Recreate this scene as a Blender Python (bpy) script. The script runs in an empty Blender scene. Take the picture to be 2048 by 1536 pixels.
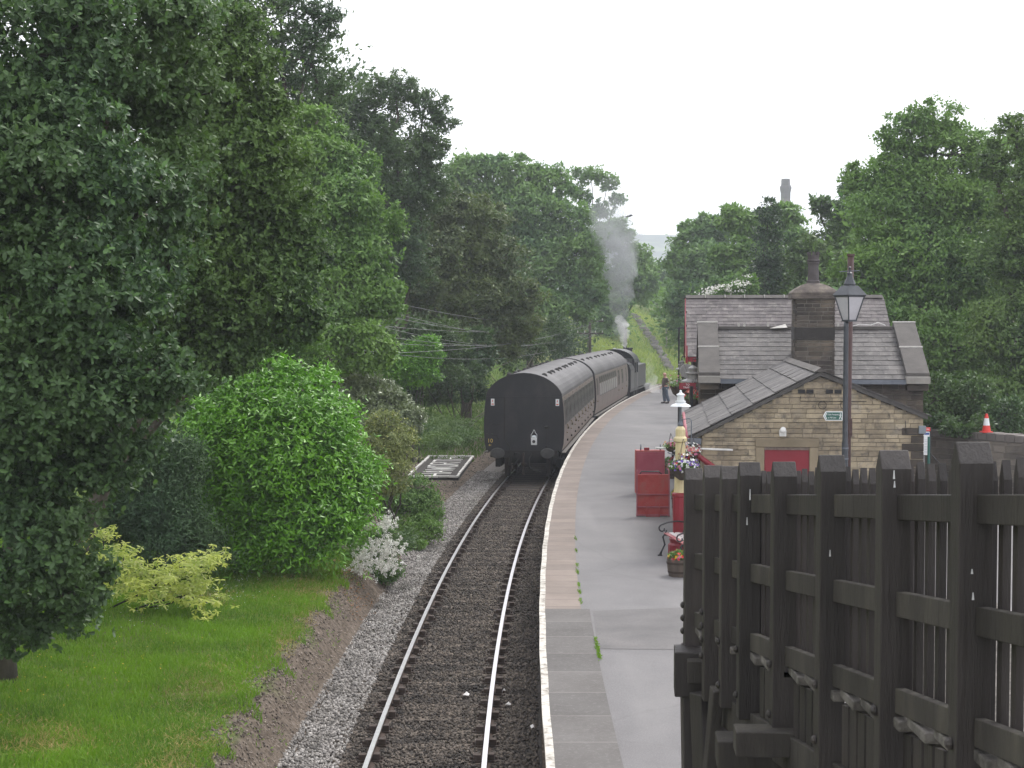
import bpy, math, random
import numpy as np
from mathutils import Vector, Matrix
random.seed(7); RG = np.random.default_rng(7)
R = math.radians
SC = bpy.context.scene
COL = SC.collection
FPX = 3060.0; CX, CY = 1024.0, 768.0; HOR = 640.0; EYE = 5.65
PITCH = math.atan((CY - HOR) / FPX)

def at(px, py, Y):
    """world point of a photograph pixel at depth Y (metres in front of the bridge)"""
    a = (px - CX) / FPX; b = -(py - CY) / FPX
    dy = math.cos(PITCH) + b * math.sin(PITCH); dz = -math.sin(PITCH) + b * math.cos(PITCH)
    t = Y / dy
    return Vector((a * t, Y, EYE + dz * t))
def on(px, py, z):
    a = (px - CX) / FPX; b = -(py - CY) / FPX
    dy = math.cos(PITCH) + b * math.sin(PITCH); dz = -math.sin(PITCH) + b * math.cos(PITCH)
    t = (z - EYE) / dz
    return Vector((a * t, dy * t, z))

# ---------------------------------------------------------------- materials
def newmat(name):
    m = bpy.data.materials.new(name); m.use_nodes = True
    nt = m.node_tree
    for n in list(nt.nodes): nt.nodes.remove(n)
    out = nt.nodes.new('ShaderNodeOutputMaterial')
    return m, nt, out
def N(nt, t, **kw):
    n = nt.nodes.new(t)
    for k, v in kw.items():
        if k in n.inputs: n.inputs[k].default_value = v
        else: setattr(n, k, v)
    return n
def c4(c): return (c[0], c[1], c[2], 1)
def ramp(nt, src, stops):
    r = nt.nodes.new('ShaderNodeValToRGB'); e = r.color_ramp.elements
    while len(e) < len(stops): e.new(0.5)
    for i, (p, c) in enumerate(stops): e[i].position = p; e[i].color = c4(c)
    nt.links.new(src, r.inputs[0]); return r.outputs[0]
def mixc(nt, f, a, b, mode='MIX'):
    m = nt.nodes.new('ShaderNodeMix'); m.data_type = 'RGBA'; m.blend_type = mode
    for s, v in ((m.inputs[0], f), (m.inputs[6], a), (m.inputs[7], b)):
        if hasattr(v, 'links'): nt.links.new(v, s)
        elif isinstance(v, (int, float)): s.default_value = v
        else: s.default_value = c4(v)
    return m.outputs[2]
def noise(nt, scale, detail=4, rough=.6, coord='Object', dist=0, sc=None):
    tc = nt.nodes.new('ShaderNodeTexCoord'); v = tc.outputs[coord]
    if sc:
        mp = nt.nodes.new('ShaderNodeMapping'); mp.inputs['Scale'].default_value = sc
        nt.links.new(v, mp.inputs[0]); v = mp.outputs[0]
    n = N(nt, 'ShaderNodeTexNoise', Scale=scale, Detail=detail, Roughness=rough, Distortion=dist)
    nt.links.new(v, n.inputs['Vector']); return n.outputs['Fac']
MATS = {}
def surf(name, cols, scale=3, rough=.8, metal=0, bump=0, bscale=None, island=0, coord='Object', sc=None, lo=.3, hi=.7, fine=0, fcol=(0,0,0), spec=.5, orand=0):
    """mottled surface: cols = colours spread over a noise; island = brightness change per separate piece"""
    if name in MATS: return MATS[name]
    m, nt, out = newmat(name)
    bs = N(nt, 'ShaderNodeBsdfPrincipled', Roughness=rough, Metallic=metal)
    bs.inputs['Specular IOR Level'].default_value = spec
    n = noise(nt, scale, 6, .65, coord, 0.3, sc)
    k = len(cols)
    c = ramp(nt, n, [(lo + (hi - lo) * i / max(1, k - 1), cols[i]) for i in range(k)]) if k > 1 else ramp(nt, n, [(0, cols[0]), (1, cols[0])])
    if fine:
        f = noise(nt, fine, 3, .7, coord)
        r = ramp(nt, f, [(.5, (0, 0, 0)), (.68, (1, 1, 1))])
        c = mixc(nt, r, c, fcol)
    if island:
        g = nt.nodes.new('ShaderNodeNewGeometry')
        r = ramp(nt, g.outputs['Random Per Island'], [(0, (1 - island,) * 3), (1, (1 + island * .8,) * 3)])
        mm = nt.nodes.new('ShaderNodeMix'); mm.data_type = 'RGBA'; mm.blend_type = 'MULTIPLY'; mm.inputs[0].default_value = 1
        nt.links.new(c, mm.inputs[6]); nt.links.new(r, mm.inputs[7]); c = mm.outputs[2]
    if orand:
        oi = nt.nodes.new('ShaderNodeObjectInfo'); c = mixc(nt, 1.0, c, ramp(nt, oi.outputs['Random'], [(0, (1 - orand,) * 3), (1, (1 + orand,) * 3)]), 'MULTIPLY')
    nt.links.new(c, bs.inputs['Base Color'])
    if bump:
        b = nt.nodes.new('ShaderNodeBump'); b.inputs['Strength'].default_value = bump; b.inputs['Distance'].default_value = .02
        nt.links.new(noise(nt, bscale or scale * 6, 6, .7, coord, 0, sc), b.inputs['Height']); nt.links.new(b.outputs[0], bs.inputs['Normal'])
    nt.links.new(bs.outputs[0], out.inputs[0]); MATS[name] = m; return m
def leafmat(name, a, b, trans=.3, rough=.5, big=.35, hue=None, spec=.25):
    """a..b leaf colours; per-leaf and per-clump variation of the leaf's own colour"""
    m, nt, out = newmat(name)
    g = nt.nodes.new('ShaderNodeNewGeometry')
    c = ramp(nt, g.outputs['Random Per Island'], [(0, a), (.75, b), (1, hue or b)])
    n = noise(nt, big, 3, .5)
    c = mixc(nt, ramp(nt, n, [(.35, (0, 0, 0)), (.65, (1, 1, 1))]), c, tuple(y * m_ for y, m_ in zip(b, (1.25, 1.18, .85))))
    bs = N(nt, 'ShaderNodeBsdfPrincipled', Roughness=rough); bs.inputs['Specular IOR Level'].default_value = spec
    nt.links.new(c, bs.inputs['Base Color'])
    tr = nt.nodes.new('ShaderNodeBsdfTranslucent')
    tc = mixc(nt, 1.0, c, (1.0, 1.15, .55), 'MULTIPLY'); nt.links.new(tc, tr.inputs[0])
    mx = nt.nodes.new('ShaderNodeMixShader'); mx.inputs[0].default_value = trans
    nt.links.new(bs.outputs[0], mx.inputs[1]); nt.links.new(tr.outputs[0], mx.inputs[2])
    nt.links.new(mx.outputs[0], out.inputs[0]); return m

# ---------------------------------------------------------------- mesh helpers
class MB:
    def __init__(s): s.v = []; s.f = []; s.m = None
    def add(s, vs, fs):
        o = len(s.v)
        for p in vs:
            p = Vector(p)
            s.v.append(tuple(s.m @ p) if s.m else tuple(p))
        s.f += [tuple(i + o for i in f) for f in fs]; return s
    def box(s, x0, x1, y0, y1, z0, z1, M=None):
        p = [Vector((x, y, z)) for z in (z0, z1) for x, y in ((x0, y0), (x1, y0), (x1, y1), (x0, y1))]
        if M: p = [M @ q for q in p]
        return s.add(p, [(3, 2, 1, 0), (4, 5, 6, 7), (0, 1, 5, 4), (1, 2, 6, 5), (2, 3, 7, 6), (3, 0, 4, 7)])
    def cbox(s, c, d, M=None):
        T = Matrix.Translation(Vector(c)) @ (M if M else Matrix())
        return s.box(-d[0] / 2, d[0] / 2, -d[1] / 2, d[1] / 2, -d[2] / 2, d[2] / 2, T)
    def bar(s, a, b, w, h, up=(0, 0, 1)):
        a = Vector(a); b = Vector(b); d = (b - a); L = d.length; d.normalize()
        u = Vector(up); r = d.cross(u)
        if r.length < 1e-4: r = Vector((1, 0, 0))
        r.normalize(); u = r.cross(d)
        M = Matrix((r, d, u)).transposed().to_4x4(); M.translation = a
        return s.box(-w / 2, w / 2, 0, L, -h / 2, h / 2, M)
    def tube(s, pts, rad, seg=10, cap=True):
        pts = [Vector(p) for p in pts]; n = len(pts)
        if not hasattr(rad, '__len__'): rad = [rad] * n
        vs = []; pr = None
        for i, p in enumerate(pts):
            d = (pts[min(i + 1, n - 1)] - pts[max(i - 1, 0)]).normalized()
            if pr is None:
                pr = Vector((0, 0, 1)).cross(d)
                if pr.length < .1: pr = Vector((1, 0, 0))
            pr = (pr - d * pr.dot(d))
            if pr.length < 1e-5: pr = d.orthogonal()
            pr.normalize(); q = d.cross(pr)
            for k in range(seg):
                a = 2 * math.pi * k / seg
                vs.append(p + (pr * math.cos(a) + q * math.sin(a)) * rad[i])
        fs = [(i * seg + k, i * seg + (k + 1) % seg, (i + 1) * seg + (k + 1) % seg, (i + 1) * seg + k) for i in range(n - 1) for k in range(seg)]
        if cap: fs += [tuple(range(seg - 1, -1, -1)), tuple((n - 1) * seg + k for k in range(seg))]
        return s.add(vs, fs)
    def lathe(s, prof, c=(0, 0, 0), seg=16, ax=None, ph=0):
        M = Matrix.Translation(Vector(c)) @ (ax if ax else Matrix())
        vs = []; n = len(prof)
        for r, z in prof:
            for k in range(seg):
                a = 2 * math.pi * k / seg + ph
                vs.append(M @ Vector((r * math.cos(a), r * math.sin(a), z)))
        fs = [(i * seg + k, i * seg + (k + 1) % seg, (i + 1) * seg + (k + 1) % seg, (i + 1) * seg + k) for i in range(n - 1) for k in range(seg)]
        fs += [tuple(range(seg - 1, -1, -1)), tuple((n - 1) * seg + k for k in range(seg))]
        return s.add(vs, fs)
    def prism(s, poly, a, b, f):
        """poly of (p,q); f(p,q,t) gives a point; t = a and b are the two caps"""
        n = len(poly); vs = [f(p, q, a) for p, q in poly] + [f(p, q, b) for p, q in poly]
        fs = [tuple(range(n - 1, -1, -1)), tuple(range(n, 2 * n))] + [(i, (i + 1) % n, n + (i + 1) % n, n + i) for i in range(n)]
        return s.add(vs, fs)
    def build(s, name, mat, parent=None, smooth=False, bevel=0, fixn=True):
        me = bpy.data.meshes.new(name); me.from_pydata(s.v, [], s.f)
        if fixn:
            import bmesh
            b = bmesh.new(); b.from_mesh(me); bmesh.ops.recalc_face_normals(b, faces=b.faces); b.to_mesh(me); b.free()
        uv = me.uv_layers.new(name='UVMap'); co = [v.co for v in me.vertices]; Z = Vector((0, 0, 1))
        for p in me.polygons:
            n = p.normal
            if abs(n.z) > .97: t = Vector((1, 0, 0)); b_ = Vector((0, 1, 0))
            else: t = Z.cross(n).normalized(); b_ = n.cross(t)
            for li in p.loop_indices:
                q = co[me.loops[li].vertex_index]; uv.data[li].uv = (q.dot(t), q.dot(b_))
        if smooth: me.polygons.foreach_set('use_smooth', [True] * len(me.polygons))
        me.materials.append(mat)
        o = bpy.data.objects.new(name, me); COL.objects.link(o)
        if parent: o.parent = parent
        if bevel:
            bm_ = o.modifiers.new('bevel', 'BEVEL'); bm_.width = bevel; bm_.segments = 2; bm_.limit_method = 'ANGLE'; bm_.angle_limit = R(40)
        return o
def thing(name, label, cat, loc=(0, 0, 0), rz=0, group=None):
    o = bpy.data.objects.new(name, None); COL.objects.link(o); o.empty_display_size = .2
    o.location = loc; o.rotation_euler = (0, 0, rz); o['label'] = label; o['category'] = cat
    if group: o['group'] = group
    return o
def tag(o, label, cat, group=None):
    o['label'] = label; o['category'] = cat
    if group: o['group'] = group
    return o
def struct(o, kind='structure'): o['kind'] = kind; return o
def copy_tree(o, parent=None):
    c = o.copy(); COL.objects.link(c); c.parent = parent
    for ch in [x for x in bpy.data.objects if x.parent == o]: copy_tree(ch, c)
    return c
def text(name, s, size, mat, parent, M, depth=.003, align='CENTER', sx=1.0):
    cu = bpy.data.curves.new(name, 'FONT'); cu.body = s; cu.size = size; cu.align_x = align; cu.align_y = 'CENTER'; cu.extrude = depth
    cu.resolution_u = 3
    t = bpy.data.objects.new(name, cu); COL.objects.link(t)
    bpy.context.view_layer.update()
    me = bpy.data.meshes.new_from_object(t.evaluated_get(bpy.context.evaluated_depsgraph_get()))
    bpy.data.objects.remove(t)
    me.transform(M @ Matrix.Diagonal((sx, 1, 1, 1)))
    me.materials.clear(); me.materials.append(mat); me.name = name
    o = bpy.data.objects.new(name, me); COL.objects.link(o)
    if parent: o.parent = parent
    return o
FRONT = Matrix.Rotation(R(90), 4, 'X')          # text upright, facing -Y

def npmesh(name, V, F, mat, parent=None, smooth=False):
    """V (n,3), F (m,k) arrays"""
    me = bpy.data.meshes.new(name); k = F.shape[1]
    me.vertices.add(len(V)); me.vertices.foreach_set('co', np.ascontiguousarray(V, dtype=np.float32).ravel())
    me.loops.add(F.size); me.loops.foreach_set('vertex_index', F.astype(np.int32).ravel())
    me.polygons.add(len(F)); me.polygons.foreach_set('loop_start', np.arange(0, F.size, k, dtype=np.int32))
    me.update(calc_edges=True)
    if smooth: me.polygons.foreach_set('use_smooth', np.ones(len(F), dtype=bool))
    me.materials.append(mat)
    o = bpy.data.objects.new(name, me); COL.objects.link(o)
    if parent: o.parent = parent
    return o
def nrm(a): return a / np.maximum(np.linalg.norm(a, axis=1, keepdims=True), 1e-6)
def leaves(P, D, U, L, W, full=True):
    """leaf blades: base P, direction D, normal U"""
    D = nrm(D); S = nrm(np.cross(D, U)); U = np.cross(S, D)
    if full: T = [(0, 0, 0), (.32, .42, .10), (.74, .46, .12), (1, 0, -.08), (.74, -.46, .12), (.32, -.42, .10)]; FT = [(0, 1, 2, 3), (0, 3, 4, 5)]
    else: T = [(0, 0, 0), (.5, .5, .08), (1, 0, -.05), (.5, -.5, .08)]; FT = [(0, 1, 2, 3)]
    n = len(P); k = len(T); L = L[:, None]; W = W[:, None]
    V = np.stack([P + D * L * t + S * W * w + U * W * h for t, w, h in T], axis=1).reshape(-1, 3)
    F = (np.arange(n)[:, None, None] * k + np.array(FT)[None]).reshape(-1, 4)
    return V, F

# ---------------------------------------------------------------- the line of the track
X0, Y0, RAD = -1.12, 16.0, 440.0
def trk(s, d=0.0):
    """s metres along the track from Y0, d metres to the RIGHT of the centre line"""
    if s <= 0: return Vector((X0 + d, Y0 + s, 0))
    a = s / RAD; return Vector((X0 + RAD - (RAD - d) * math.cos(a), Y0 + (RAD - d) * math.sin(a), 0))
def hd(s): return max(0, s) / RAD
def dleft(x, y):
    y = np.asarray(y, dtype=float); x = np.asarray(x, dtype=float)
    return np.where(y <= Y0, -(x - X0), np.hypot(x - (X0 + RAD), y - Y0) - RAD)
def sst(a, b, t):
    t = np.clip((t - a) / (b - a), 0, 1); return t * t * (3 - 2 * t)
def gzv(x, y):
    x = np.asarray(x, dtype=float); y = np.asarray(y, dtype=float)
    d = dleft(x, y)
    near = 1 - sst(32, 40, y)
    z = -.17 + .66 * near * sst(1.75, 2.5, d)
    z = z + near * np.clip(d - 2.5, 0, None) * .05
    mid = sst(34, 44, y) * (1 - sst(66, 78, y)); far = sst(66, 78, y); hill = sst(105, 140, y)
    z = z + mid * (.04 * sst(2, 3, d) + np.clip(d - 5.0, 0, None) * .12)
    z = z + far * (1 - hill) * np.clip(d - 3.2, 0, None) * .16
    z = z + hill * np.clip(d - 3.2, 0, None) * .34
    cap = 9 - 0 * y
    z = z + (1 - hill) * np.clip(d - 12, 0, None) * .42
    lim = 20 * (1 - hill) + 9 * hill
    z = np.where(z > lim * .7, lim * .7 + (lim * .3) * (1 - np.exp(-(z - lim * .7) / (lim * .3))), z)
    z = z + .05 * np.sin(x * 1.3 + .4) * np.sin(y * .9) * sst(3, 5, d)
    return z
def gz(x, y): return float(gzv(x, y))

# ================================================================= SETTING
# ground sheet
def terrain():
    xs = np.unique(np.concatenate([np.linspace(-60, -12, 40), np.linspace(-12, 3, 76), np.linspace(3, 60, 60), np.linspace(60, 900, 30), np.linspace(-900, -60, 30)]))
    ys = np.unique(np.concatenate([np.linspace(-30, 10, 12), np.linspace(10, 80, 200), np.linspace(80, 260, 140), np.linspace(260, 900, 30)]))
    X, Y = np.meshgrid(xs, ys); Z = gzv(X, Y)
    V = np.stack([X.ravel(), Y.ravel(), Z.ravel()], 1); nx = len(xs); ny = len(ys)
    i, j = np.meshgrid(np.arange(nx - 1), np.arange(ny - 1)); b = (j * nx + i).ravel()
    return V, np.stack([b, b + 1, b + nx + 1, b + nx], 1)
m, nt, out = newmat('ground_earth_and_grass')
bs = N(nt, 'ShaderNodeBsdfPrincipled', Roughness=.95); bs.inputs['Specular IOR Level'].default_value = .1
n1 = noise(nt, .35, 5, .6); n2 = noise(nt, 9, 6, .7)
gr = ramp(nt, n2, [(.3, (.05, .10, .018)), (.55, (.11, .19, .03)), (.75, (.18, .25, .07))])
gr = mixc(nt, ramp(nt, noise(nt, .12, 4), [(.42, (0, 0, 0)), (.62, (1, 1, 1))]), gr, (.14, .15, .055))
so = ramp(nt, n2, [(.28, (.05, .04, .032)), (.5, (.135, .108, .085)), (.72, (.24, .20, .165))])
at_ = nt.nodes.new('ShaderNodeAttribute'); at_.attribute_name = 'soil'
nt.links.new(mixc(nt, at_.outputs['Fac'], gr, so), bs.inputs['Base Color'])
bp = nt.nodes.new('ShaderNodeBump'); bp.inputs['Strength'].default_value = .8; bp.inputs['Distance'].default_value = .06
nt.links.new(noise(nt, 14, 8, .7), bp.inputs['Height']); nt.links.new(bp.outputs[0], bs.inputs['Normal'])
nt.links.new(bs.outputs[0], out.inputs[0]); M_GROUND = m
V, F = terrain()
g = struct(npmesh('ground', V, F, M_GROUND, smooth=True))
d = dleft(V[:, 0], V[:, 1]); y = V[:, 1]
wob = .12 * np.sin(y * 2.1) + .08 * np.sin(y * 5.3 + 1)
soil = (1 - sst(2.42, 2.62, d + wob)) * (y < 34) + (y >= 34) * (y < 74) * (1 - sst(6.0, 8.5, d + wob * 3)) + (y >= 74) * (1 - sst(2.6, 3.6, d + wob * 3))
soil = np.clip(soil + sst(13, 18, d) * (y < 130), 0, 1)
a = g.data.attributes.new('soil', 'FLOAT', 'POINT'); a.data.foreach_set('value', soil.astype(np.float32))

def strip(name, mat, d0, d1, z0, z1, s0, s1, n=80, thick=0, wob=None, kind=True, uvs=True):
    """a sheet following the track between two offsets (right positive)"""
    mb = MB()
    for i in range(n + 1):
        s = s0 + (s1 - s0) * i / n
        a = trk(s, d0 + (wob(s) if wob else 0)); b = trk(s, d1 + (wob(s) if wob else 0)); a.z = z0; b.z = z1
        mb.v += [tuple(a), tuple(b)] + ([(a.x, a.y, z0 - thick), (b.x, b.y, z1 - thick)] if thick else [])
        if i:
            k = 4 if thick else 2; o = (i - 1) * k
            mb.f.append((o, o + 1, o + k + 1, o + k))
            if thick: mb.f += [(o + 2, o + k + 2, o + k + 3, o + 3), (o, o + k, o + k + 2, o + 2), (o + 1, o + 3, o + k + 3, o + k + 1)]
    if thick: e = n * 4; mb.f += [(0, 2, 3, 1), (e, e + 1, e + 3, e + 2)]
    o = mb.build(name, mat, fixn=bool(thick))
    uv = o.data.uv_layers[0]
    if not thick:
        for p in o.data.polygons:
            for li in p.loop_indices:
                vi = o.data.loops[li].vertex_index; i = vi // 2
                uv.data[li].uv = (d0 if vi % 2 == 0 else d1, s0 + (s1 - s0) * i / n)
    return struct(o) if kind else o

M_BALL = surf('ballast_bed', [(.022, .018, .015), (.05, .041, .034), (.10, .083, .068)], 22, .9, bump=.8, bscale=40)
M_BALLP = surf('pale_gravel_bed', [(.10, .088, .075), (.20, .18, .16), (.32, .30, .28)], 25, .9, bump=.8, bscale=45)
strip('trackbed', M_BALL, -1.35, 1.5, -.16, -.16, -20, 190, 160)
strip('gravel_shoulder', M_BALLP, -2.05, -1.34, -.13, -.155, -20, 190, 160)

# platform
M_ASPH = None
m, nt, out = newmat('platform_asphalt')
bs = N(nt, 'ShaderNodeBsdfPrincipled', Roughness=.85)
c = ramp(nt, noise(nt, .55, 5, .6, dist=.5), [(.3, (.138, .131, .131)), (.5, (.164, .157, .157)), (.7, (.190, .181, .178))])
sp = ramp(nt, noise(nt, 60, 3, .8), [(.42, (.8, .8, .8)), (.62, (1.12, 1.12, 1.12))])
c = mixc(nt, 1.0, c, sp, 'MULTIPLY')
st = ramp(nt, noise(nt, 2.2, 7, .75, dist=1.0), [(.60, (0, 0, 0)), (.72, (.35, .35, .35))])
c = mixc(nt, st, c, (.10, .095, .092))
tcx = nt.nodes.new('ShaderNodeTexCoord'); vor = N(nt, 'ShaderNodeTexVoronoi', Scale=.23); vor.feature = 'DISTANCE_TO_EDGE'
wn = N(nt, 'ShaderNodeTexNoise', Scale=.9, Detail=6.0); nt.links.new(tcx.outputs['Object'], wn.inputs['Vector']); vm = nt.nodes.new('ShaderNodeMix'); vm.data_type = 'VECTOR'; vm.inputs[0].default_value = .25
nt.links.new(tcx.outputs['Object'], vm.inputs[4]); nt.links.new(wn.outputs['Color'], vm.inputs[5]); nt.links.new(vm.outputs[1], vor.inputs['Vector'])
c = mixc(nt, ramp(nt, vor.outputs['Distance'], [(0, (.18, .18, .18)), (.005, (0, 0, 0))]), c, (.07, .065, .062))
c = mixc(nt, ramp(nt, noise(nt, .9, 3, .5, sc=(1, .22, 1)), [(.55, (0, 0, 0)), (.7, (.4, .4, .4))]), c, (.22, .21, .205))
nt.links.new(c, bs.inputs['Base Color'])
bp = nt.nodes.new('ShaderNodeBump'); bp.inputs['Strength'].default_value = .25; bp.inputs['Distance'].default_value = .01
nt.links.new(noise(nt, 90, 3), bp.inputs['Height']); nt.links.new(bp.outputs[0], bs.inputs['Normal'])
nt.links.new(bs.outputs[0], out.inputs[0]); M_ASPH = m
PZ = .92
mb = MB(); n = 90
for i in range(n + 1):
    s = -22 + 140 * i / n; a = trk(s, 1.56)
    mb.v += [(a.x, a.y, PZ), (34, a.y, PZ), (a.x, a.y, -.3)]
    if i: o = (i - 1) * 3; mb.f += [(o, o + 1, o + 4, o + 3), (o, o + 3, o + 5, o + 2)]
struct(mb.build('platform', M_ASPH))
def patch(name, pts, mat, z):
    mb = MB(); n = len(pts); mb.add([(x, y, z) for x, y in pts], [tuple(range(n))]); return struct(mb.build(name, mat, fixn=False))
M_ASPH2 = surf('old_asphalt', [(.105, .10, .098), (.135, .128, .125), (.165, .155, .15)], 1.1, .9, bump=.3, bscale=60, fine=45, fcol=(.10, .095, .095))
M_CONC = surf('worn_concrete', [(.28, .265, .26), (.33, .32, .31), (.39, .37, .35)], .8, .9, bump=.2, bscale=50)
# darker asphalt patch across the near platform
p = [on(1185, 1222, PZ), on(1375, 1215, PZ), on(1420, 1300, PZ), on(1196, 1298, PZ)]
patch('asphalt_patch', [(q.x, q.y) for q in p] , M_ASPH2, PZ + .004)

def slabmat(name, cols, rowh, joint, jcol, fine=None):
    m, nt, out = newmat(name)
    bs = N(nt, 'ShaderNodeBsdfPrincipled', Roughness=.9)
    tc = nt.nodes.new('ShaderNodeTexCoord')
    br = N(nt, 'ShaderNodeTexBrick', Scale=1.0); br.offset = 0; br.squash = 1
    br.inputs['Brick Width'].default_value = 30; br.inputs['Row Height'].default_value = rowh
    br.inputs['Mortar Size'].default_value = joint; br.inputs['Mortar Smooth'].default_value = .2
    br.inputs['Color1'].default_value = c4(cols[0]); br.inputs['Color2'].default_value = c4(cols[1]); br.inputs['Mortar'].default_value = c4(jcol)
    mp = nt.nodes.new('ShaderNodeMapping'); mp.inputs['Location'].default_value = (11, 0.2, 0)
    nt.links.new(tc.outputs['UV'], mp.inputs[0]); nt.links.new(mp.outputs[0], br.inputs['Vector'])
    s1 = ramp(nt, noise(nt, 1.2, 6, .7), [(.3, (.80, .78, .77)), (.7, (1.15, 1.15, 1.15))])
    c = mixc(nt, 1.0, br.outputs['Color'], s1, 'MULTIPLY')
    if fine:
        c = mixc(nt, ramp(nt, noise(nt, 16, 8, .85, dist=.6), [(.52, (0, 0, 0)), (.66, (.7, .7, .7))]), c, fine)
    nt.links.new(c, bs.inputs['Base Color'])
    bp = nt.nodes.new('ShaderNodeBump'); bp.inputs['Strength'].default_value = .3; bp.inputs['Distance'].default_value = .01
    nt.links.new(noise(nt, 40, 5), bp.inputs['Height']); nt.links.new(bp.outputs[0], bs.inputs['Normal'])
    nt.links.new(bs.outputs[0], out.inputs[0]); return m
M_TAN = slabmat('tan_paving', [(.225, .185, .158), (.175, .145, .126)], .62, .012, (.11, .09, .078))
M_GREY = slabmat('grey_flagstones', [(.125, .117, .110), (.098, .092, .087)], 1.15, .02, (.17, .158, .148), (.20, .19, .18))
w = lambda s: .03 * math.sin(s * .8)
strip('paving_slabs', M_GREY, 1.56, 2.30, PZ + .008, PZ + .008, -20, 8.9, 60)
strip('paving_tan', M_TAN, 1.56, 2.16, PZ + .008, PZ + .008, 8.9, 92, 90)
M_WHITE = surf('white_edge_paint', [(.20, .18, .15), (.42, .39, .34), (.56, .53, .48)], 7, .8, bump=.4, bscale=30, lo=.36, hi=.56)
strip('platform_edge', M_WHITE, 1.48, 1.575, PZ + .012, PZ + .012, -20, 118, 150, thick=.09, wob=lambda s: .005 * math.sin(s * 1.9))

# ---------------------------------------------------------------- railway track
M_RAILTOP = surf('rail_steel', [(.72, .69, .71), (.85, .83, .85)], 8, .32, metal=1)
M_RUST = surf('rail_rust', [(.035, .022, .016), (.07, .042, .03)], 12, .9)
M_SLEEP = surf('sleeper_timber', [(.065, .050, .040), (.12, .093, .072), (.21, .165, .125)], 2.2, .9, bump=.5, bscale=30, island=.35, fine=20, fcol=(.03, .026, .022))
M_IRON = surf('rusty_iron', [(.03, .02, .015), (.06, .04, .03)], 20, .85)
track = thing('railway_track', 'single railway track of worn steel rails curving beside the platform edge', 'railway track')
for sd in (-1, 1):
    web = MB(); head = MB(); prof = [(-.065, -.155), (.065, -.155), (.065, -.14), (.012, -.125), (.012, -.05), (.036, -.036), (.036, -.006), (-.036, -.006), (-.036, -.036), (-.012, -.05), (-.012, -.125), (-.065, -.14)]
    n = 130
    for mbb, pr in ((web, prof), (head, [(-.034, -.0055), (.034, -.0055), (.031, .002), (-.031, .002)])):
        k = len(pr)
        for i in range(n + 1):
            s = -14 + 180 * i / n; p = trk(s, sd * .7525); r_ = Vector((math.cos(hd(s)), -math.sin(hd(s)), 0))
            for a, b in pr: mbb.v.append(tuple(p + r_ * a + Vector((0, 0, b))))
            if i:
                for j in range(k): mbb.f.append(((i - 1) * k + j, (i - 1) * k + (j + 1) % k, i * k + (j + 1) % k, i * k + j))
        mbb.f += [tuple(range(k)), tuple(n * k + j for j in range(k))]
    r_o = web.build('rail', M_RUST, track); head.build('rail_head', M_RAILTOP, r_o)
slm = [MB().box(-1.3, 1.3, -.125, .125, -.27, -.145).build('sleeper', M_SLEEP, track, bevel=.012)]
ch = MB()
ch.box(-.19, .19, -.08, .08, -.145, -.118).box(.04, .14, -.055, .055, -.118, -.04).box(-.14, -.04, -.055, .055, -.118, -.05)
ch.lathe([(.02, 0), (.02, .03), (.008, .04)], (.165, 0, -.12), 8).lathe([(.02, 0), (.02, .03), (.008, .04)], (-.165, 0, -.12), 8)
ch0 = ch.build('rail_chair', M_IRON, slm[0])
ch0.location.x = -.7525
c1 = ch0.copy(); COL.objects.link(c1); c1.location.x = .7525
def placeslp(o, s):
    p = trk(s + random.uniform(-.02, .02)); o.location = (p.x + random.uniform(-.03, .03), p.y, 0); o.rotation_euler = (0, 0, -hd(s) + random.uniform(-.012, .012))
for i in range(86):
    s = -2.6 + i * .72
    if i == 0: placeslp(slm[0], s); continue
    o = slm[0].copy(); COL.objects.link(o); o.parent = track
    for c_ in (ch0, c1): q = c_.copy(); COL.objects.link(q); q.parent = o
    placeslp(o, s)

def stones(name, n, dr, sr, zf, size, mat, label, pw=1.6):
    oct_ = np.array([(1, 0, 0), (-1, 0, 0), (0, 1, 0), (0, -1, 0), (0, 0, 1), (0, 0, -1)], float)
    fo = np.array([(0, 2, 4), (2, 1, 4), (1, 3, 4), (3, 0, 4), (2, 0, 5), (1, 2, 5), (3, 1, 5), (0, 3, 5)])
    s = sr[0] + (sr[1] - sr[0]) * RG.random(n) ** pw; dd = dr[0] + (dr[1] - dr[0]) * RG.random(n)
    a = np.maximum(s, 0) / RAD
    P = np.stack([np.where(s <= 0, X0 + dd, X0 + RAD - (RAD - dd) * np.cos(a)), np.where(s <= 0, Y0 + s, Y0 + (RAD - dd) * np.sin(a)), np.zeros(n)], 1)
    P[:, 2] = zf(P[:, 0], P[:, 1], dd)
    A = nrm(RG.normal(size=(n, 3))); B = nrm(np.cross(A, RG.normal(size=(n, 3)))); C = np.cross(A, B)
    sz = size * (.55 + .9 * RG.random((n, 3)) ** 1.5)
    V = P[:, None, :] + (oct_[None, :, 0, None] * (A * sz[:, :1])[:, None] + oct_[None, :, 1, None] * (B * sz[:, 1:2])[:, None] + oct_[None, :, 2, None] * (C * sz[:, 2:])[:, None])
    V = V + RG.normal(size=V.shape) * size * .12
    F = (np.arange(n)[:, None, None] * 6 + fo[None]).reshape(-1, 3)
    o = npmesh(name, V.reshape(-1, 3), F, mat); o['kind'] = 'stuff'; return o
M_ST1 = surf('ballast_stone', [(.038, .032, .027), (.088, .072, .058), (.135, .11, .088)], 1.0, .9, island=.75)
M_ST2 = surf('pale_ballast_stone', [(.15, .138, .122), (.27, .25, .23), (.39, .37, .345)], 2.0, .9, island=.55)
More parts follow.
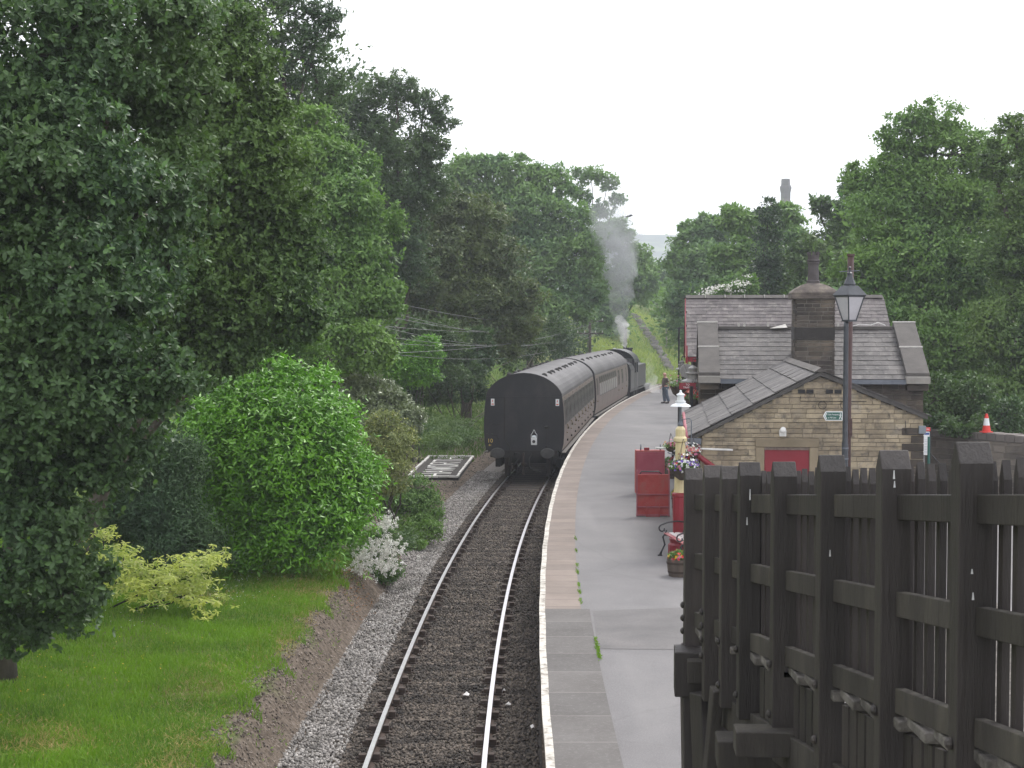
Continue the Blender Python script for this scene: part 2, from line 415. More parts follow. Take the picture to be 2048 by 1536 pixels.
stones('ballast', 52000, (-1.35, 1.45), (-2.5, 36), lambda x, y, d: -.150 + .018 * RG.random(len(x)) - .02 * (np.abs(np.abs(d) - .75) < .12), .026, M_ST1, '')
stones('pale_gravel', 26000, (-2.15, -1.15), (-2.5, 42), lambda x, y, d: -.14 + .02 * RG.random(len(x)) + .03 * (d < -1.8), .027, M_ST2, '')
stones('slope_rubble', 5000, (-2.75, -1.85), (-2.5, 20), lambda x, y, d: gzv(x, y) + .005, .022, surf('rubble', [(.12, .095, .075), (.25, .21, .17)], 2, .9, island=.6), '')
stones('yard_gravel', 6000, (-7.5, -2.0), (22, 62), lambda x, y, d: gzv(x, y) + .005, .03, surf('dark_cinders', [(.06, .052, .045), (.14, .12, .105)], 2, .9, island=.6), '')

# litter on the trackbed
M_PAPER = surf('scrap_paper', [(.7, .66, .62), (.8, .78, .76)], 6, .8)
for (px, py, sz) in ((933, 1392, .07), (1017, 1412, .05), (1065, 1458, .05), (1008, 1385, .04), (712, 1205, .05)):
    p = on(px, py, -.12); mb = MB()
    vs = [(p.x + sz * math.cos(a) * random.uniform(.6, 1.1), p.y + sz * math.sin(a) * random.uniform(.6, 1.1), p.z + random.uniform(.0, .05)) for a in [k * 1.05 for k in range(6)]]
    mb.add(vs + [(p.x, p.y, p.z + .07)], [(k, (k + 1) % 6, 6) for k in range(6)] + [tuple(range(6))])
    tag(mb.build('paper_scrap', M_PAPER), 'small crumpled scrap of pale litter lying on the ballast', 'litter', 'scraps of litter on the ballast')

# wooden edging board at the foot of the lawn
M_BOARD = surf('grey_board', [(.10, .09, .08), (.17, .155, .14)], 6, .9, bump=.4, sc=(1, 8, 1))
q = on(418, 1536, .35)
tag(MB().bar((q.x - .05, 15.2, .40), (q.x + .08, 17.15, .42), .06, .32).build('edging_board', M_BOARD, bevel=.01), 'grey timber edging board holding the near corner of the lawn', 'edging board')
# sleepers lying as risers on the cess bank
for i, (px, py) in enumerate(((500, 1452), (560, 1500))):
    pass

# ================================================================= TIMBER FOOTBRIDGE STAIRS
M_BLACK = surf('black_stained_timber', [(.025, .021, .0195), (.038, .0325, .030), (.064, .054, .049)], 3.5, .58, bump=.6, bscale=30, sc=(1, 1, .12), spec=.45, orand=.28)
M_MOSS = surf('weathered_timber', [(.034, .030, .027), (.053, .048, .042), (.085, .078, .063)], 3.5, .8, bump=.7, bscale=28, sc=(1, 1, .2), spec=.25, orand=.2)
M_TREAD = surf('gritty_tread', [(.05, .045, .04), (.13, .12, .105), (.25, .23, .21)], 9, .9, bump=.8)
M_BIRD = surf('bird_lime', [(.55, .56, .55), (.7, .7, .7)], 20, .8)
FX = lambda D: 1.872 - .083 * (D - 5.86)                # left face line of the rails
FZ = lambda D: EYE - .1144 * D                         # top of the top rail
bridge = thing('footbridge_stairs', 'black timber footbridge stairs with picket sides descending beside the platform', 'footbridge', (0, 0, 0))
posts = [5.10, 6.08, 7.03, 8.02, 8.98, 9.84, 10.37, 10.93, 11.63]
def slant(mb, D0, D1, off, zt, zb, wx):
    """board following the fence line: left face off metres right of the rail line, z given relative to the top rail"""
    a = FX(D0) + off; b = FX(D1) + off
    P = [(a, D0, FZ(D0) + zb), (a + wx, D0, FZ(D0) + zb), (a + wx, D0, FZ(D0) + zt), (a, D0, FZ(D0) + zt)]
    Q = [(b, D1, FZ(D1) + zb), (b + wx, D1, FZ(D1) + zb), (b + wx, D1, FZ(D1) + zt), (b, D1, FZ(D1) + zt)]
    mb.add(P + Q, [(0, 1, 2, 3), (7, 6, 5, 4), (0, 4, 5, 1), (1, 5, 6, 2), (2, 6, 7, 3), (3, 7, 4, 0)])
def bevelpost(mb, x, y, wx, wy, z0, z1, bev):
    """upright whose top is cut to a ridge: slopes to the near and the far side"""
    mb.add([(x, y, z0), (x + wx, y, z0), (x + wx, y + wy, z0), (x, y + wy, z0), (x, y, z1 - bev), (x + wx, y, z1 - bev), (x + wx, y + wy, z1 - bev), (x, y + wy, z1 - bev), (x, y + wy * .5, z1), (x + wx, y + wy * .5, z1)],
           [(0, 3, 2, 1), (0, 1, 5, 4), (1, 2, 6, 9, 5), (2, 3, 7, 6), (3, 0, 4, 8, 7), (4, 5, 9, 8), (6, 7, 8, 9)])
def side_fence(dx, inner, full):
    sg = -1 if inner else 1
    for i, D in enumerate(posts):
        mb = MB(); x = FX(D) - .07 + dx
        bevelpost(mb, x, D, .138, .12, FZ(D) - (1.47 if i not in (7, 8) else 1.5), FZ(D) + .20 + random.uniform(-.01, .01), .085)
        o = mb.build('post', M_BLACK, bridge, bevel=.006)
        if full:
            for zz in ((-1.02, -1.32) if i < 7 else (-.86, -.96, -1.06, -1.18)):
                mb = MB().lathe([(.013, 0), (.026, .004), (.026, .014), (.012, .026)], (x - .001, D + .06, FZ(D) + zz), 8, Matrix.Rotation(R(-90), 4, 'Y')); mb.build('bolt', M_BLACK, o)
    for i in range(len(posts) - 1):
        a, b = posts[i] + .12, posts[i + 1]
        for k, zt in enumerate((0, -.45, -.90)):
            mb = MB(); slant(mb, a + .002, b - .002, dx, zt, zt - .118, .05); mb.build('rail', M_BLACK if (k == 0 and i % 2) else M_MOSS, bridge, bevel=.005)
    D = 5.16
    while D < 11.6:
        if True:
            mb = MB(); w = .032
            bevelpost(mb, FX(D) + dx + (.070 if not inner else -.10), D, w, (.058 if not inner else .10), FZ(D) - .985, FZ(D) + .14 + random.uniform(-.012, .012), .075)
            mb.build('picket', M_BLACK, bridge)
        D += .1375
side_fence(0, False, True)
side_fence(2.75, True, False)
# treads, skirt boards, stringers
n = 0; D = 4.9
while D < 11.5:
    mb = MB(); x = FX(D) - .012; z = FZ(D) - 1.045
    mb.box(x, x + 2.72, D, D + .30, z - .05, z)
    mb.build('tread', M_TREAD, bridge, bevel=.008)
    D += .34; n += 1
D = 5.0
while D < 10.9:
    if not any(p - .12 < D < p + .12 for p in posts):
        mb = MB(); slant(mb, D, D + .105, .03, -1.105, -1.42, .022); mb.build('skirt_board', M_BLACK, bridge)
    D += .135
for dx in (.0, 2.62):
    mb = MB(); slant(mb, 4.8, 11.2, dx + .004, -1.425, -1.64, .09); mb.build('stringer', M_MOSS, bridge, bevel=.008)
def beam(a, b, w, h, mat=None, name='beam'): return MB().bar(a, b, w, h).build(name, mat or M_MOSS, bridge, bevel=.01)
beam((1.235, 11.55, 2.985), (4.2, 11.3, 2.985), .30, .34, M_BLACK)
beam((1.31, 11.34, 3.03), (4.2, 11.1, 3.03), .12, .17)
beam((1.36, 11.75, 2.55), (4.2, 11.5, 2.55), .10, .30)
beam((1.27, 9.42, 2.98), (4.3, 9.2, 2.98), .26, .17)
beam((1.32, 8.98, 3.16), (4.3, 8.8, 3.16), .2, .15)
beam((1.55, 6.9, 2.75), (4.3, 6.7, 2.75), .26, .2)
beam((1.44, 11.55, PZ), (1.40, 11.55, 2.85), .2, .22, M_BLACK, 'leg')
beam((1.52, 11.0, PZ), (1.45, 11.2, 2.9), .22, .2, M_BLACK, 'leg')
beam((1.62, 9.42, PZ), (1.62, 9.42, 2.9), .26, .22, M_MOSS, 'leg')
beam((1.78, 9.5, PZ), (1.74, 8.95, 3.0), .09, .12, M_MOSS, 'brace')
beam((1.36, 10.9, 1.6), (1.42, 10.5, 3.1), .08, .1, M_MOSS, 'brace')
beam((1.50, 9.75, 1.8), (1.50, 8.6, 3.05), .07, .12, M_MOSS, 'brace')
beam((2.0, 6.9, PZ), (2.0, 6.9, 2.7), .24, .24, M_MOSS, 'leg')
beam((3.9, 9.3, PZ), (3.9, 9.3, 2.9), .24, .24, M_BLACK, 'leg')
beam((3.9, 11.4, PZ), (3.9, 11.4, 2.85), .24, .24, M_BLACK, 'leg')
MB().box(1.75, 4.1, 11.72, 13.2, 3.18, 3.26).build('landing', M_TREAD, bridge)
# bird droppings on the near posts
mb = MB()
for (px, py, D, h) in ((1660, 1113, 7.99, .035), (1788, 958, 7.0, .04), (1789, 975, 7.0, .03), (1500, 1000, 9.8, .07), (1494, 1050, 9.8, .05), (1944, 1148, 6.05, .02), (1946, 1200, 6.05, .03)):
    p = at(px, py, D - .002); w = .005
    mb.add([(p.x - w * .4, p.y, p.z + h), (p.x + w * .4, p.y, p.z + h), (p.x + w, p.y, p.z), (p.x - w, p.y, p.z)], [(0, 1, 2, 3)])
mb.build('bird_dropping', M_BIRD, bridge, fixn=False)

# ================================================================= STATION
STX, STY, STA = 3.9, 31.3, R(5.9)
def stl(u, v, z=0):
    return Vector((STX + u * math.cos(STA) + v * math.sin(STA), STY - u * math.sin(STA) + v * math.cos(STA), z))
M_STONE = surf('buff_sandstone', [(.21, .18, .135), (.31, .255, .18), (.40, .33, .225), (.35, .31, .25)], 1.4, .9, bump=.7, bscale=25, island=.26, fine=5, fcol=(.17, .145, .115))
M_STONEB = surf('dressed_sandstone', [(.22, .18, .12), (.31, .25, .17)], 2, .85, bump=.3, bscale=30, island=.2)
M_DSTONE = surf('sooty_stone', [(.035, .03, .026), (.075, .062, .05), (.15, .12, .085)], 1.6, .9, bump=.7, bscale=25, island=.45)
M_MORT = surf('mortar', [(.22, .195, .155), (.34, .30, .24)], 6, .95, bump=.3)
M_DMORT = surf('dark_mortar', [(.22, .20, .17), (.36, .33, .29)], 6, .95, bump=.3)
M_SLATE = surf('stone_slate', [(.052, .048, .047), (.082, .075, .072), (.125, .115, .108)], 1.3, .75, bump=.5, bscale=22, island=.25, fine=7, fcol=(.15, .14, .13))
M_SLATE2 = surf('roof_slate', [(.055, .047, .047), (.085, .073, .073), (.13, .115, .112)], 1.0, .8, bump=.4, bscale=24, island=.22, fine=5, fcol=(.16, .145, .135))
M_COPE = surf('coping_stone', [(.075, .068, .063), (.12, .11, .10)], 2.5, .9, bump=.3, island=.1)
M_LICH = surf('pale_mortar', [(.40, .38, .35), (.60, .58, .54)], 9, .9)
M_RED = surf('maroon_paint', [(.22, .012, .022), (.26, .018, .03)], 2, .45)
M_REDP = surf('faded_and_highlight_maroon', [(.26, .05, .07), (.36, .11, .13)], 3, .6)
M_DARK = surf('dark_interior', [(.008, .008, .009), (.014, .014, .015)], 2, .6)
M_LEAD = surf('lead_grey', [(.10, .115, .14), (.16, .175, .20)], 4, .5)
M_BLK = surf('black_paint', [(.014, .014, .016), (.026, .026, .028)], 6, .4)
M_WPAINT = surf('white_paint', [(.62, .61, .58), (.78, .77, .74)], 8, .5)
M_CREAM = surf('cream_paint', [(.60, .50, .27), (.72, .62, .36)], 5, .45)
M_GLASS = surf('dark_window_glass', [(.02, .025, .03), (.05, .055, .06)], 1, .08, spec=.8)

def masonry(mb, org, du, dn, z0, z1, hts, ivals, lmin, lmax, gap=.008, deep=.05, proud=.012):
    """courses of separate blocks on a wall face; ivals(z) lists (a, b) spans that hold stone at height z"""
    org = Vector(org); du = Vector(du); dn = Vector(dn); z = z0
    while z < z1 - .02:
        h = min(random.uniform(*hts), z1 - z)
        for a, b in ivals(z + h / 2):
            x = a
            while x < b - .01:
                L = random.uniform(lmin, lmax)
                if b - (x + L) < lmin * .6: L = b - x
                pr = random.uniform(.2, 1) * proud; e = random.uniform(0, .006)
                p0 = org + du * (x + gap / 2); p1 = org + du * (x + L - gap / 2)
                f = [p0 + dn * pr, p1 + dn * pr, p0 - dn * deep, p1 - dn * deep]
                zz = z + gap / 2; zt = z + h - gap / 2
                mb.add([f[2] + Vector((0, 0, zz)), f[0] + Vector((0, 0, zz)), f[1] + Vector((0, 0, zz + e)), f[3] + Vector((0, 0, zz)),
                        f[2] + Vector((0, 0, zt)), f[0] + Vector((0, 0, zt - e)), f[1] + Vector((0, 0, zt)), f[3] + Vector((0, 0, zt))],
                       [(1, 2, 6, 5), (0, 1, 5, 4), (2, 3, 7, 6), (4, 5, 6, 7), (0, 3, 2, 1)])
                x += L
        z += h
def slates(mb, e0, e1, r0, r1, rows, wid, th=.018, jit=.006):
    """overlapping slates from the eave (e0-e1) up to the ridge (r0-r1)"""
    e0, e1, r0, r1 = map(Vector, (e0, e1, r0, r1)); nn = (e1 - e0).cross(r0 - e0).normalized()
    if nn.z < 0: nn = -nn
    for i in range(rows):
        t0 = i / rows - .012; t1 = min(1, (i + 1.25) / rows)
        a0 = e0.lerp(r0, t0); a1 = e1.lerp(r1, t0); b0 = e0.lerp(r0, t1); b1 = e1.lerp(r1, t1)
        L = (a1 - a0).length; k = max(1, round(L / wid)); off = (.5 if i % 2 else 0)
        cuts = sorted(set([0.0, 1.0] + [min(1, max(0, (j + off + random.uniform(-.08, .08)) / k)) for j in range(k + 1)]))
        for c0, c1 in zip(cuts, cuts[1:]):
            if c1 - c0 < .004: continue
            g = .004 / L; c0 += g; c1 -= g; up = th * random.uniform(.8, 1.3)
            sd = (r0 - e0).normalized() * random.uniform(-jit, jit)
            p = [a0.lerp(a1, c0) + nn * up + sd, a0.lerp(a1, c1) + nn * up + sd, b0.lerp(b1, c1) + nn * .002, b0.lerp(b1, c0) + nn * .002]
            q = [x - nn * th for x in p[:2]]
            mb.add(p + q, [(0, 1, 2, 3), (4, 5, 1, 0), (0, 3, 4), (1, 5, 2)])
st_rot = -STA
# ---- low gabled block in front
tb = thing('toilet_block', 'low buff stone building with red door and gable wall nearest the stairs', 'building', (STX, STY, 0), st_rot)
W1, AP, APZ, EL, ER, V1 = 4.43, 2.38, 4.50, 3.28, 3.66, 8.7
def gable(z):
    l = 0 if z < EL else (z - EL) / (APZ - EL) * AP
    r = W1 if z < ER else W1 - (z - ER) / (APZ - ER) * (W1 - AP)
    if z < 3.05: return [(l, 1.25), (2.18, r)]
    return [(l, r)]
mb = MB(); masonry(mb, (0, 0, 0), (1, 0, 0), (0, -1, 0), PZ, APZ - .05, (.075, .14), gable, .16, .5, gap=.010)
wall = MB(); wall.prism([(0, PZ - .2), (W1, PZ - .2), (W1, ER), (AP, APZ), (0, EL)], .02, V1, lambda p, q, t: (p, t, q))
wl = wall.build('wall', M_MORT, tb); mb.build('stone_courses', M_STONE, wl)
mb = MB(); masonry(mb, (0, V1, 0), (0, -1, 0), (-1, 0, 0), PZ, EL, (.10, .17), lambda z: [(0, 5.2), (6.5, 7.0), (7.35, V1)] if z < 2.9 else [(0, V1)], .25, .6)
mb.build('side_stonework', M_STONE, wl)
# door opening: dressed surround and red door
mb = MB(); mb.box(1.08, 2.36, -.035, .06, 3.06, 3.24).box(1.09, 1.26, -.03, .06, PZ, 3.055).box(2.17, 2.34, -.03, .06, PZ, 3.055)
mb.build('door_surround', M_STONEB, tb, bevel=.01)
dr = MB().box(1.265, 2.165, .01, .05, PZ, 3.0).build('door', M_RED, tb)
MB().box(1.265, 2.165, -.015, .045, 3.002, 3.055).build('door_lintel_board', surf('weathered_lintel', [(.10, .07, .06), (.28, .22, .18)], 9, .8), tb)
mb = MB()
for z in (1.3, 1.9, 2.5): mb.box(1.265, 2.165, .004, .0095, z, z + .008)
mb.build('door_seam', M_DARK, dr)
# side doorway and window (platform side, v = distance back)
MB().box(-.035, .015, 2.2, 2.21 + 1.1, PZ, 2.9).build('doorway', M_DARK, tb)
MB().box(-.05, .02, 1.38, 1.66, 1.6, 2.75).build('side_window', M_GLASS, tb)
# roof
rf = thing('roof_holder', '', '') ; bpy.data.objects.remove(rf)
base = MB()
E0 = (-.16, EL - .03)
E1 = (W1 + .10, ER - .03)
sl = (APZ - EL) / AP
for (ux, ze, ua) in ((-.2, EL - sl * .2, AP), (W1 + .06, ER - .02, AP)):
    pass
roofb = MB()
roofb.prism([(-.2, EL - sl * .2 + .02), (AP, APZ + .02), (W1 + .08, ER - .02), (W1 + .08, ER + .06), (AP, APZ + .11), (-.2, EL - sl * .2 + .10)], -.07, V1, lambda p, q, t: (p, t, q))
rf = roofb.build('roof', surf('verge_stone', [(.06, .056, .052), (.10, .094, .088)], 4, .85, bump=.3), tb)
mb = MB()
slates(mb, (-.24, -.085, EL - sl * .2 + .095), (-.24, V1, EL - sl * .2 + .095), (AP, -.085, APZ + .125), (AP, V1, APZ + .125), 6, .62, .028)
slates(mb, (W1 + .12, -.085, ER + .05), (W1 + .12, V1, ER + .05), (AP, -.085, APZ + .125), (AP, V1, APZ + .125), 5, .62, .028)
mb.build('slates', M_SLATE, rf)
mb = MB()
for k in range(11): y0 = -.09 + k * .8; mb.add([(AP - .13, y0, APZ + .10), (AP, y0, APZ + .19), (AP + .13, y0, APZ + .10), (AP - .13, y0 + .79, APZ + .10), (AP, y0 + .79, APZ + .19), (AP + .13, y0 + .79, APZ + .10)], [(0, 1, 4, 3), (1, 2, 5, 4), (0, 2, 1), (3, 4, 5), (0, 3, 5, 2)])
mb.build('ridge_stone', M_COPE, rf)
mb = MB().tube([(-.30, -.05, 3.22), (-.30, V1 - .6, 3.24)], .05, 10); mb.build('gutter', M_REDP, tb, smooth=True)
MB().box(-.30, -.02, -.14, .02, 3.10, 3.23).build('gutter_box', M_LEAD, tb, bevel=.015)
mb = MB().tube([(-.20, -.05, 3.02), (-.12, -.09, 2.90), (.10, -.11, 2.74), (.22, -.10, 2.66), (.27, -.10, 2.50), (.27, -.10, .95)], .055, 12); dp = mb.build('downpipe', M_RED, tb, smooth=True)
MB().lathe([(.075, 0), (.08, .05), (.075, .10)], (.27, -.10, 2.42), 12).build('pipe_collar', M_RED, dp)
MB().tube([(-.95, -.02, 3.02), (-.12, -.10, 3.02), (.62, -.10, 3.00)], .022, 8).build('overflow_pipe', M_WPAINT, tb, smooth=True)
mb = MB()
for k in range(4): MB().box(1.93 + k * .17 + (.22 if k > 1 else 0), 1.93 + k * .17 + .14 + (.22 if k > 1 else 0), -.022, .0, 4.16, 4.24).build('air_vent', M_DARK, tb)
mb = MB()
for cx_ in (2.42, 2.86):
    mb.tube([(cx_ + .08 * math.cos(a), -.018, 3.92 + .08 * math.sin(a)) for a in [k * .523 for k in range(13)]], .005, 5)
mb.tube([(1.98, -.018, 4.10), (1.98, -.018, 4.0), (3.3, -.018, 4.0)], .006, 5)
mb.build('cable', M_DARK, tb)
gb = MB().box(W1 - .10, W1 + .04, -.12, -.03, 3.36, 3.52).build('junction_box', surf('grey_box', [(.16, .18, .20), (.22, .25, .27)], 4, .6), tb, bevel=.01)
MB().tube([(W1 - .14, -.05, 3.34), (W1 - .34, -.03, 3.34), (W1 - .36, -.03, 3.62)], .008, 6).build('conduit', M_BLK, tb)
MB().tube([(W1 + .10, -.08, PZ), (W1 + .10, -.08, 3.3)], .025, 8).build('green_downpipe', surf('green_pipe', [(.02, .10, .08), (.03, .13, .10)], 4, .4), tb)
# quoins at the right corner, sooty
mb = MB(); z = PZ; k = 0
while z < ER - .2: mb.box(W1 - (.42 if k % 2 else .24), W1 + .012, -.024, .35, z + .005, z + .15); z += .16; k += 1
mb.build('quoin', M_DSTONE, tb, bevel=.008)
# floodlight on the gable
fl = MB().box(-.07, .07, -.07, .05, -.07, .06, Matrix.Translation((1.62, -.12, 3.36))).lathe([(.05, 0), (.06, .05), (.03, .06)], (1.62, -.20, 3.42), 12, Matrix.Rotation(R(70), 4, 'X'))
fl.tube([(1.62, -.02, 3.30), (1.62, -.12, 3.32)], .02, 6).build('floodlight', M_WPAINT, tb, bevel=.01)

# ---- station house: front wing with chimney, tall range behind
sh = thing('station_house', 'dark stone station building with slate roofs and a tall chimney stack', 'building', (STX, STY, 0), st_rot)
U0, U1, VM, VR, VB, ZE, ZR = .12, 5.88, 9.05, 11.3, 13.5, 4.12, 5.32
wb = MB().prism([(VM + .02, PZ - .2), (VB, PZ - .2), (VB, ZE), (VR, ZR), (VM + .02, ZE)], U0 + .02, U1 - .02, lambda p, q, t: (t, p, q))
w1 = wb.build('wing_wall', M_DMORT, sh)
mb = MB(); masonry(mb, (U0, VM, 0), (1, 0, 0), (0, -1, 0), 3.0, ZE - .02, (.10, .16), lambda z: [(0, U1 - U0)], .22, .55)
masonry(mb, (U0, VM, 0), (1, 0, 0), (0, -1, 0), PZ, 3.0, (.10, .16), lambda z: [(4.2, U1 - U0)], .22, .55)
masonry(mb, (U1, VM, 0), (0, 1, 0), (1, 0, 0), PZ, ZE, (.10, .16), lambda z: [(0, VB - VM)], .22, .55)
masonry(mb, (U0, VB, 0), (0, -1, 0), (-1, 0, 0), PZ, ZE, (.10, .16), lambda z: [(0, VB - VM)], .22, .55)
mb.build('stone_courses', M_DSTONE, w1)
rb = MB().prism([(VM - .2, ZE - .06), (VR, ZR + .02), (VB + .1, ZE), (VB + .1, ZE + .06), (VR, ZR + .07), (VM - .2, ZE - .01)], U0 + .02, U1 - .02, lambda p, q, t: (t, p, q))
r1 = rb.build('wing_roof', M_LEAD, sh)
mb = MB(); slates(mb, (U0 + .5, VM - .22, ZE - .0), (U1 - .45, VM - .22, ZE - .0), (U0 + .5, VR, ZR + .09), (U1 - .45, VR, ZR + .09), 11, .36, .016)
mb.build('slates', M_SLATE, r1)
MB().box(U0 + .55, U1 - .5, VR - .09, VR + .09, ZR + .06, ZR + .16).build('ridge_stone', M_COPE, r1, bevel=.02)
mb = MB()
for x in (1.2, 1.35, 2.0, 3.9): MB().box(x, x + .05, VR - .1, VR + .02, ZR + .15, ZR + .24).build('pale_flashing', M_LICH, r1)
mb.add([(2.05, VR - .2, ZR + .10), (2.55, VR - .15, ZR + .12), (2.5, VR, ZR + .22), (2.3, VR, ZR + .16)], [(0, 1, 2, 3)])
mb.build('pale_flashing', M_LICH, r1)
MB().tube([(4.3, VR - .1, ZR + .16), (4.5, VR - .1, ZR + .21), (4.8, VR - .1, ZR + .19), (5.0, VR - .1, ZR + .26), (5.2, VR - .1, ZR + .18)], .012, 6).build('loose_cable', M_WPAINT, r1)
MB().box(U0 + .5, U1 - .45, VM - .30, VM - .20, ZE - .13, ZE - .02).build('gutter', M_LEAD, sh)
# gable copings: three stones each
for (ua, ub) in ((U0 - .03, U0 + .52), (U1 - .47, U1 + .12)):
    cp = None
    dz = (ZR - ZE); T = 2
    for k in range(T):
        t0 = k / T; t1 = (k + 1) / T
        y0 = VM - .26 + (VR - VM + .26) * t0; y1 = VM - .26 + (VR - VM + .26) * t1; z0 = ZE + .05 + (dz + .12) * t0; z1 = ZE + .05 + (dz + .12) * t1
        mb = MB().prism([(y0 + .01, z0), (y1 - .01, z1), (y1 - .01, z1 + .11), (y0 + .01, z0 + .11)], ua, ub, lambda p, q, t: (t, p, q))
        mb.build('coping', M_COPE, r1, bevel=.012)
        mb = MB().prism([(y1 - .05, z1 + .085), (y1, z1 + .09), (y1, z1 + .125), (y1 - .05, z1 + .12)], ua - .01, ub + .01, lambda p, q, t: (t, p, q)); mb.build('pale_joint', M_LICH, r1)
    MB().box(ua - .01, ub + .01, VM - .34, VM + .05, ZE - .12, ZE + .07).build('kneeler', surf('kneeler_stone', [(.22, .21, .19), (.32, .30, .27)], 3, .9), r1, bevel=.015)
    MB().box(ua + .02, ub - .02, VM - .24, VM + .05, ZE - .30, ZE - .125).build('kneeler_corbel', M_DSTONE, r1, bevel=.02)
    mb = MB().prism([(VR, ZR + .12), (VB + .1, ZE + .05), (VB + .1, ZE + .16), (VR, ZR + .25)], ua, ub, lambda p, q, t: (t, p, q)); mb.build('coping', M_COPE, r1)
# stepped lead flashing where the low roof meets the wing
mb = MB()
for k in range(4): mb.box(2.38 + k * .27, 2.38 + k * .27 + .36, VM - .09, VM - .05, 4.30 - k * .09 - .25, 4.30 - k * .09)
fl_ = mb.build('flashing', M_LEAD, w1)
mb = MB()
for k in range(4): mb.box(2.38 + k * .27, 2.38 + k * .27 + .36, VM - .10, VM - .045, 4.30 - k * .09, 4.318 - k * .09)
for k in range(3): mb.box(.22 + k * .42, .22 + k * .42 + .5, VM - .05, VM - .02, 3.42 + k * .2, 3.45 + k * .2)
mb.build('flashing_edge', M_LICH, w1)
# chimney
cu0, cu1, cv0, cv1 = 2.58, 3.60, VM - .03, VM + 1.05
ck = MB().box(cu0 + .02, cu1 - .02, cv0 + .02, cv1, 3.9, 6.22).build('chimney', M_DMORT, sh)
mb = MB()
for z0, z1 in ((3.9, 5.12), (5.46, 6.2)):
    mb = MB()
    masonry(mb, (cu0, cv0, 0), (1, 0, 0), (0, -1, 0), z0, z1, (.09, .13), lambda z: [(0, cu1 - cu0)], .2, .42, gap=.02)
    masonry(mb, (cu1, cv0, 0), (0, 1, 0), (1, 0, 0), z0, z1, (.09, .13), lambda z: [(0, cv1 - cv0)], .2, .42)
    masonry(mb, (cu0, cv1, 0), (0, -1, 0), (-1, 0, 0), z0, z1, (.09, .13), lambda z: [(0, cv1 - cv0)], .2, .42)
    mb.build('chimney_stonework', M_DSTONE, ck)
MB().box(cu0 - .01, cu1 + .01, cv0 - .012, cv1 + .01, 5.125, 5.455).build('chimney_band', surf('black_stone', [(.02, .018, .016), (.045, .04, .036)], 3, .9, bump=.4), ck, bevel=.01)
mb = MB(); cxm, cym = (cu0 + cu1) / 2, (cv0 + cv1) / 2
mb.box(cu0 - .09, cu1 + .09, cv0 - .09, cv1 + .09, 6.2, 6.31)
prev = None
lv = [(.60, 6.31), (.60, 6.37), (.50, 6.46), (.33, 6.56), (.16, 6.62)]
vs = [(cxm + sx * r, cym + sy * r, z) for r, z in lv for sx, sy in ((-1, -1), (1, -1), (1, 1), (-1, 1))]
mb.add(vs, [(i * 4 + k, i * 4 + (k + 1) % 4, i * 4 + 4 + (k + 1) % 4, i * 4 + 4 + k) for i in range(4) for k in range(4)] + [(16, 17, 18, 19), (3, 2, 1, 0)])
mb.build('chimney_cap', surf('lichen_stone', [(.06, .052, .045), (.12, .10, .085), (.2, .17, .14)], 5, .95, bump=.6), ck, bevel=.015)
M_POT = surf('grey_clay_pot', [(.055, .046, .046), (.09, .078, .078)], 6, .8)
mb = MB().lathe([(.175, 6.58), (.175, 6.68), (.15, 6.70), (.135, 7.12), (.16, 7.13), (.16, 7.17), (.14, 7.18), (.165, 7.20), (.165, 7.24), (.14, 7.25), (.15, 7.36), (.12, 7.36), (.12, 7.0)], (cxm, cym, 0), 16)
for k in range(8): mb.cbox((cxm + .137 * math.cos(k * .785), cym + .137 * math.sin(k * .785), 7.40), (.05, .04, .09), Matrix.Rotation(k * .785, 4, 'Z'))
mb.build('chimney_pot', M_POT, ck)
# tall range
TU0, TU1, TVE, TVR, TVB, TZE, TZR = .05, 5.85, 15.0, 17.9, 21.0, 4.55, 6.30
tw = MB().prism([(TVE + .3, PZ - .2), (TVB - .3, PZ - .2), (TVB - .3, TZE - .05), (TVR, TZR - .05), (TVE + .3, TZE)], TU0 + .02, TU1, lambda p, q, t: (t, p, q)).build('range_wall', M_DMORT, sh)
mb = MB(); masonry(mb, (TU0, TVB - .3, 0), (0, -1, 0), (-1, 0, 0), PZ, TZE, (.1, .16), lambda z: [(0, TVB - TVE - .6)], .25, .5)
masonry(mb, (TU1, TVE + .3, 0), (0, 1, 0), (1, 0, 0), PZ, TZE, (.1, .16), lambda z: [(0, TVB - TVE - .6)], .25, .5)
masonry(mb, (TU0, TVE + .3, 0), (1, 0, 0), (0, -1, 0), PZ, TZE, (.1, .16), lambda z: [(0, TU1 - TU0)], .25, .5)
mb.build('stone_courses', M_DSTONE, tw)
rb = MB().prism([(TVE, TZE - .05), (TVR, TZR), (TVB, TZE - .05), (TVB, TZE + .02), (TVR, TZR + .06), (TVE, TZE + .02)], -.14, 6.02, lambda p, q, t: (t, p, q))
r2 = rb.build('range_roof', M_DARK, sh)
mb = MB(); slates(mb, (-.17, TVE - .04, TZE + .01), (6.06, TVE - .04, TZE + .01), (-.17, TVR, TZR + .075), (6.06, TVR, TZR + .075), 17, .33, .014)
slates(mb, (-.17, TVB + .04, TZE + .01), (6.06, TVB + .04, TZE + .01), (-.17, TVR, TZR + .075), (6.06, TVR, TZR + .075), 17, .33, .014)
mb.build('slates', M_SLATE2, r2)
mb = MB(); x = -.17
while x < 6.0: mb.add([(x, TVR - .13, TZR + .05), (x, TVR, TZR + .15), (x, TVR + .13, TZR + .05), (x + .6, TVR - .13, TZR + .05), (x + .6, TVR, TZR + .15), (x + .6, TVR + .13, TZR + .05)], [(0, 1, 4, 3), (1, 2, 5, 4), (0, 2, 1), (3, 4, 5)]); x += .62
mb.build('ridge_tile', M_COPE, r2)
mb = MB(); x = .45
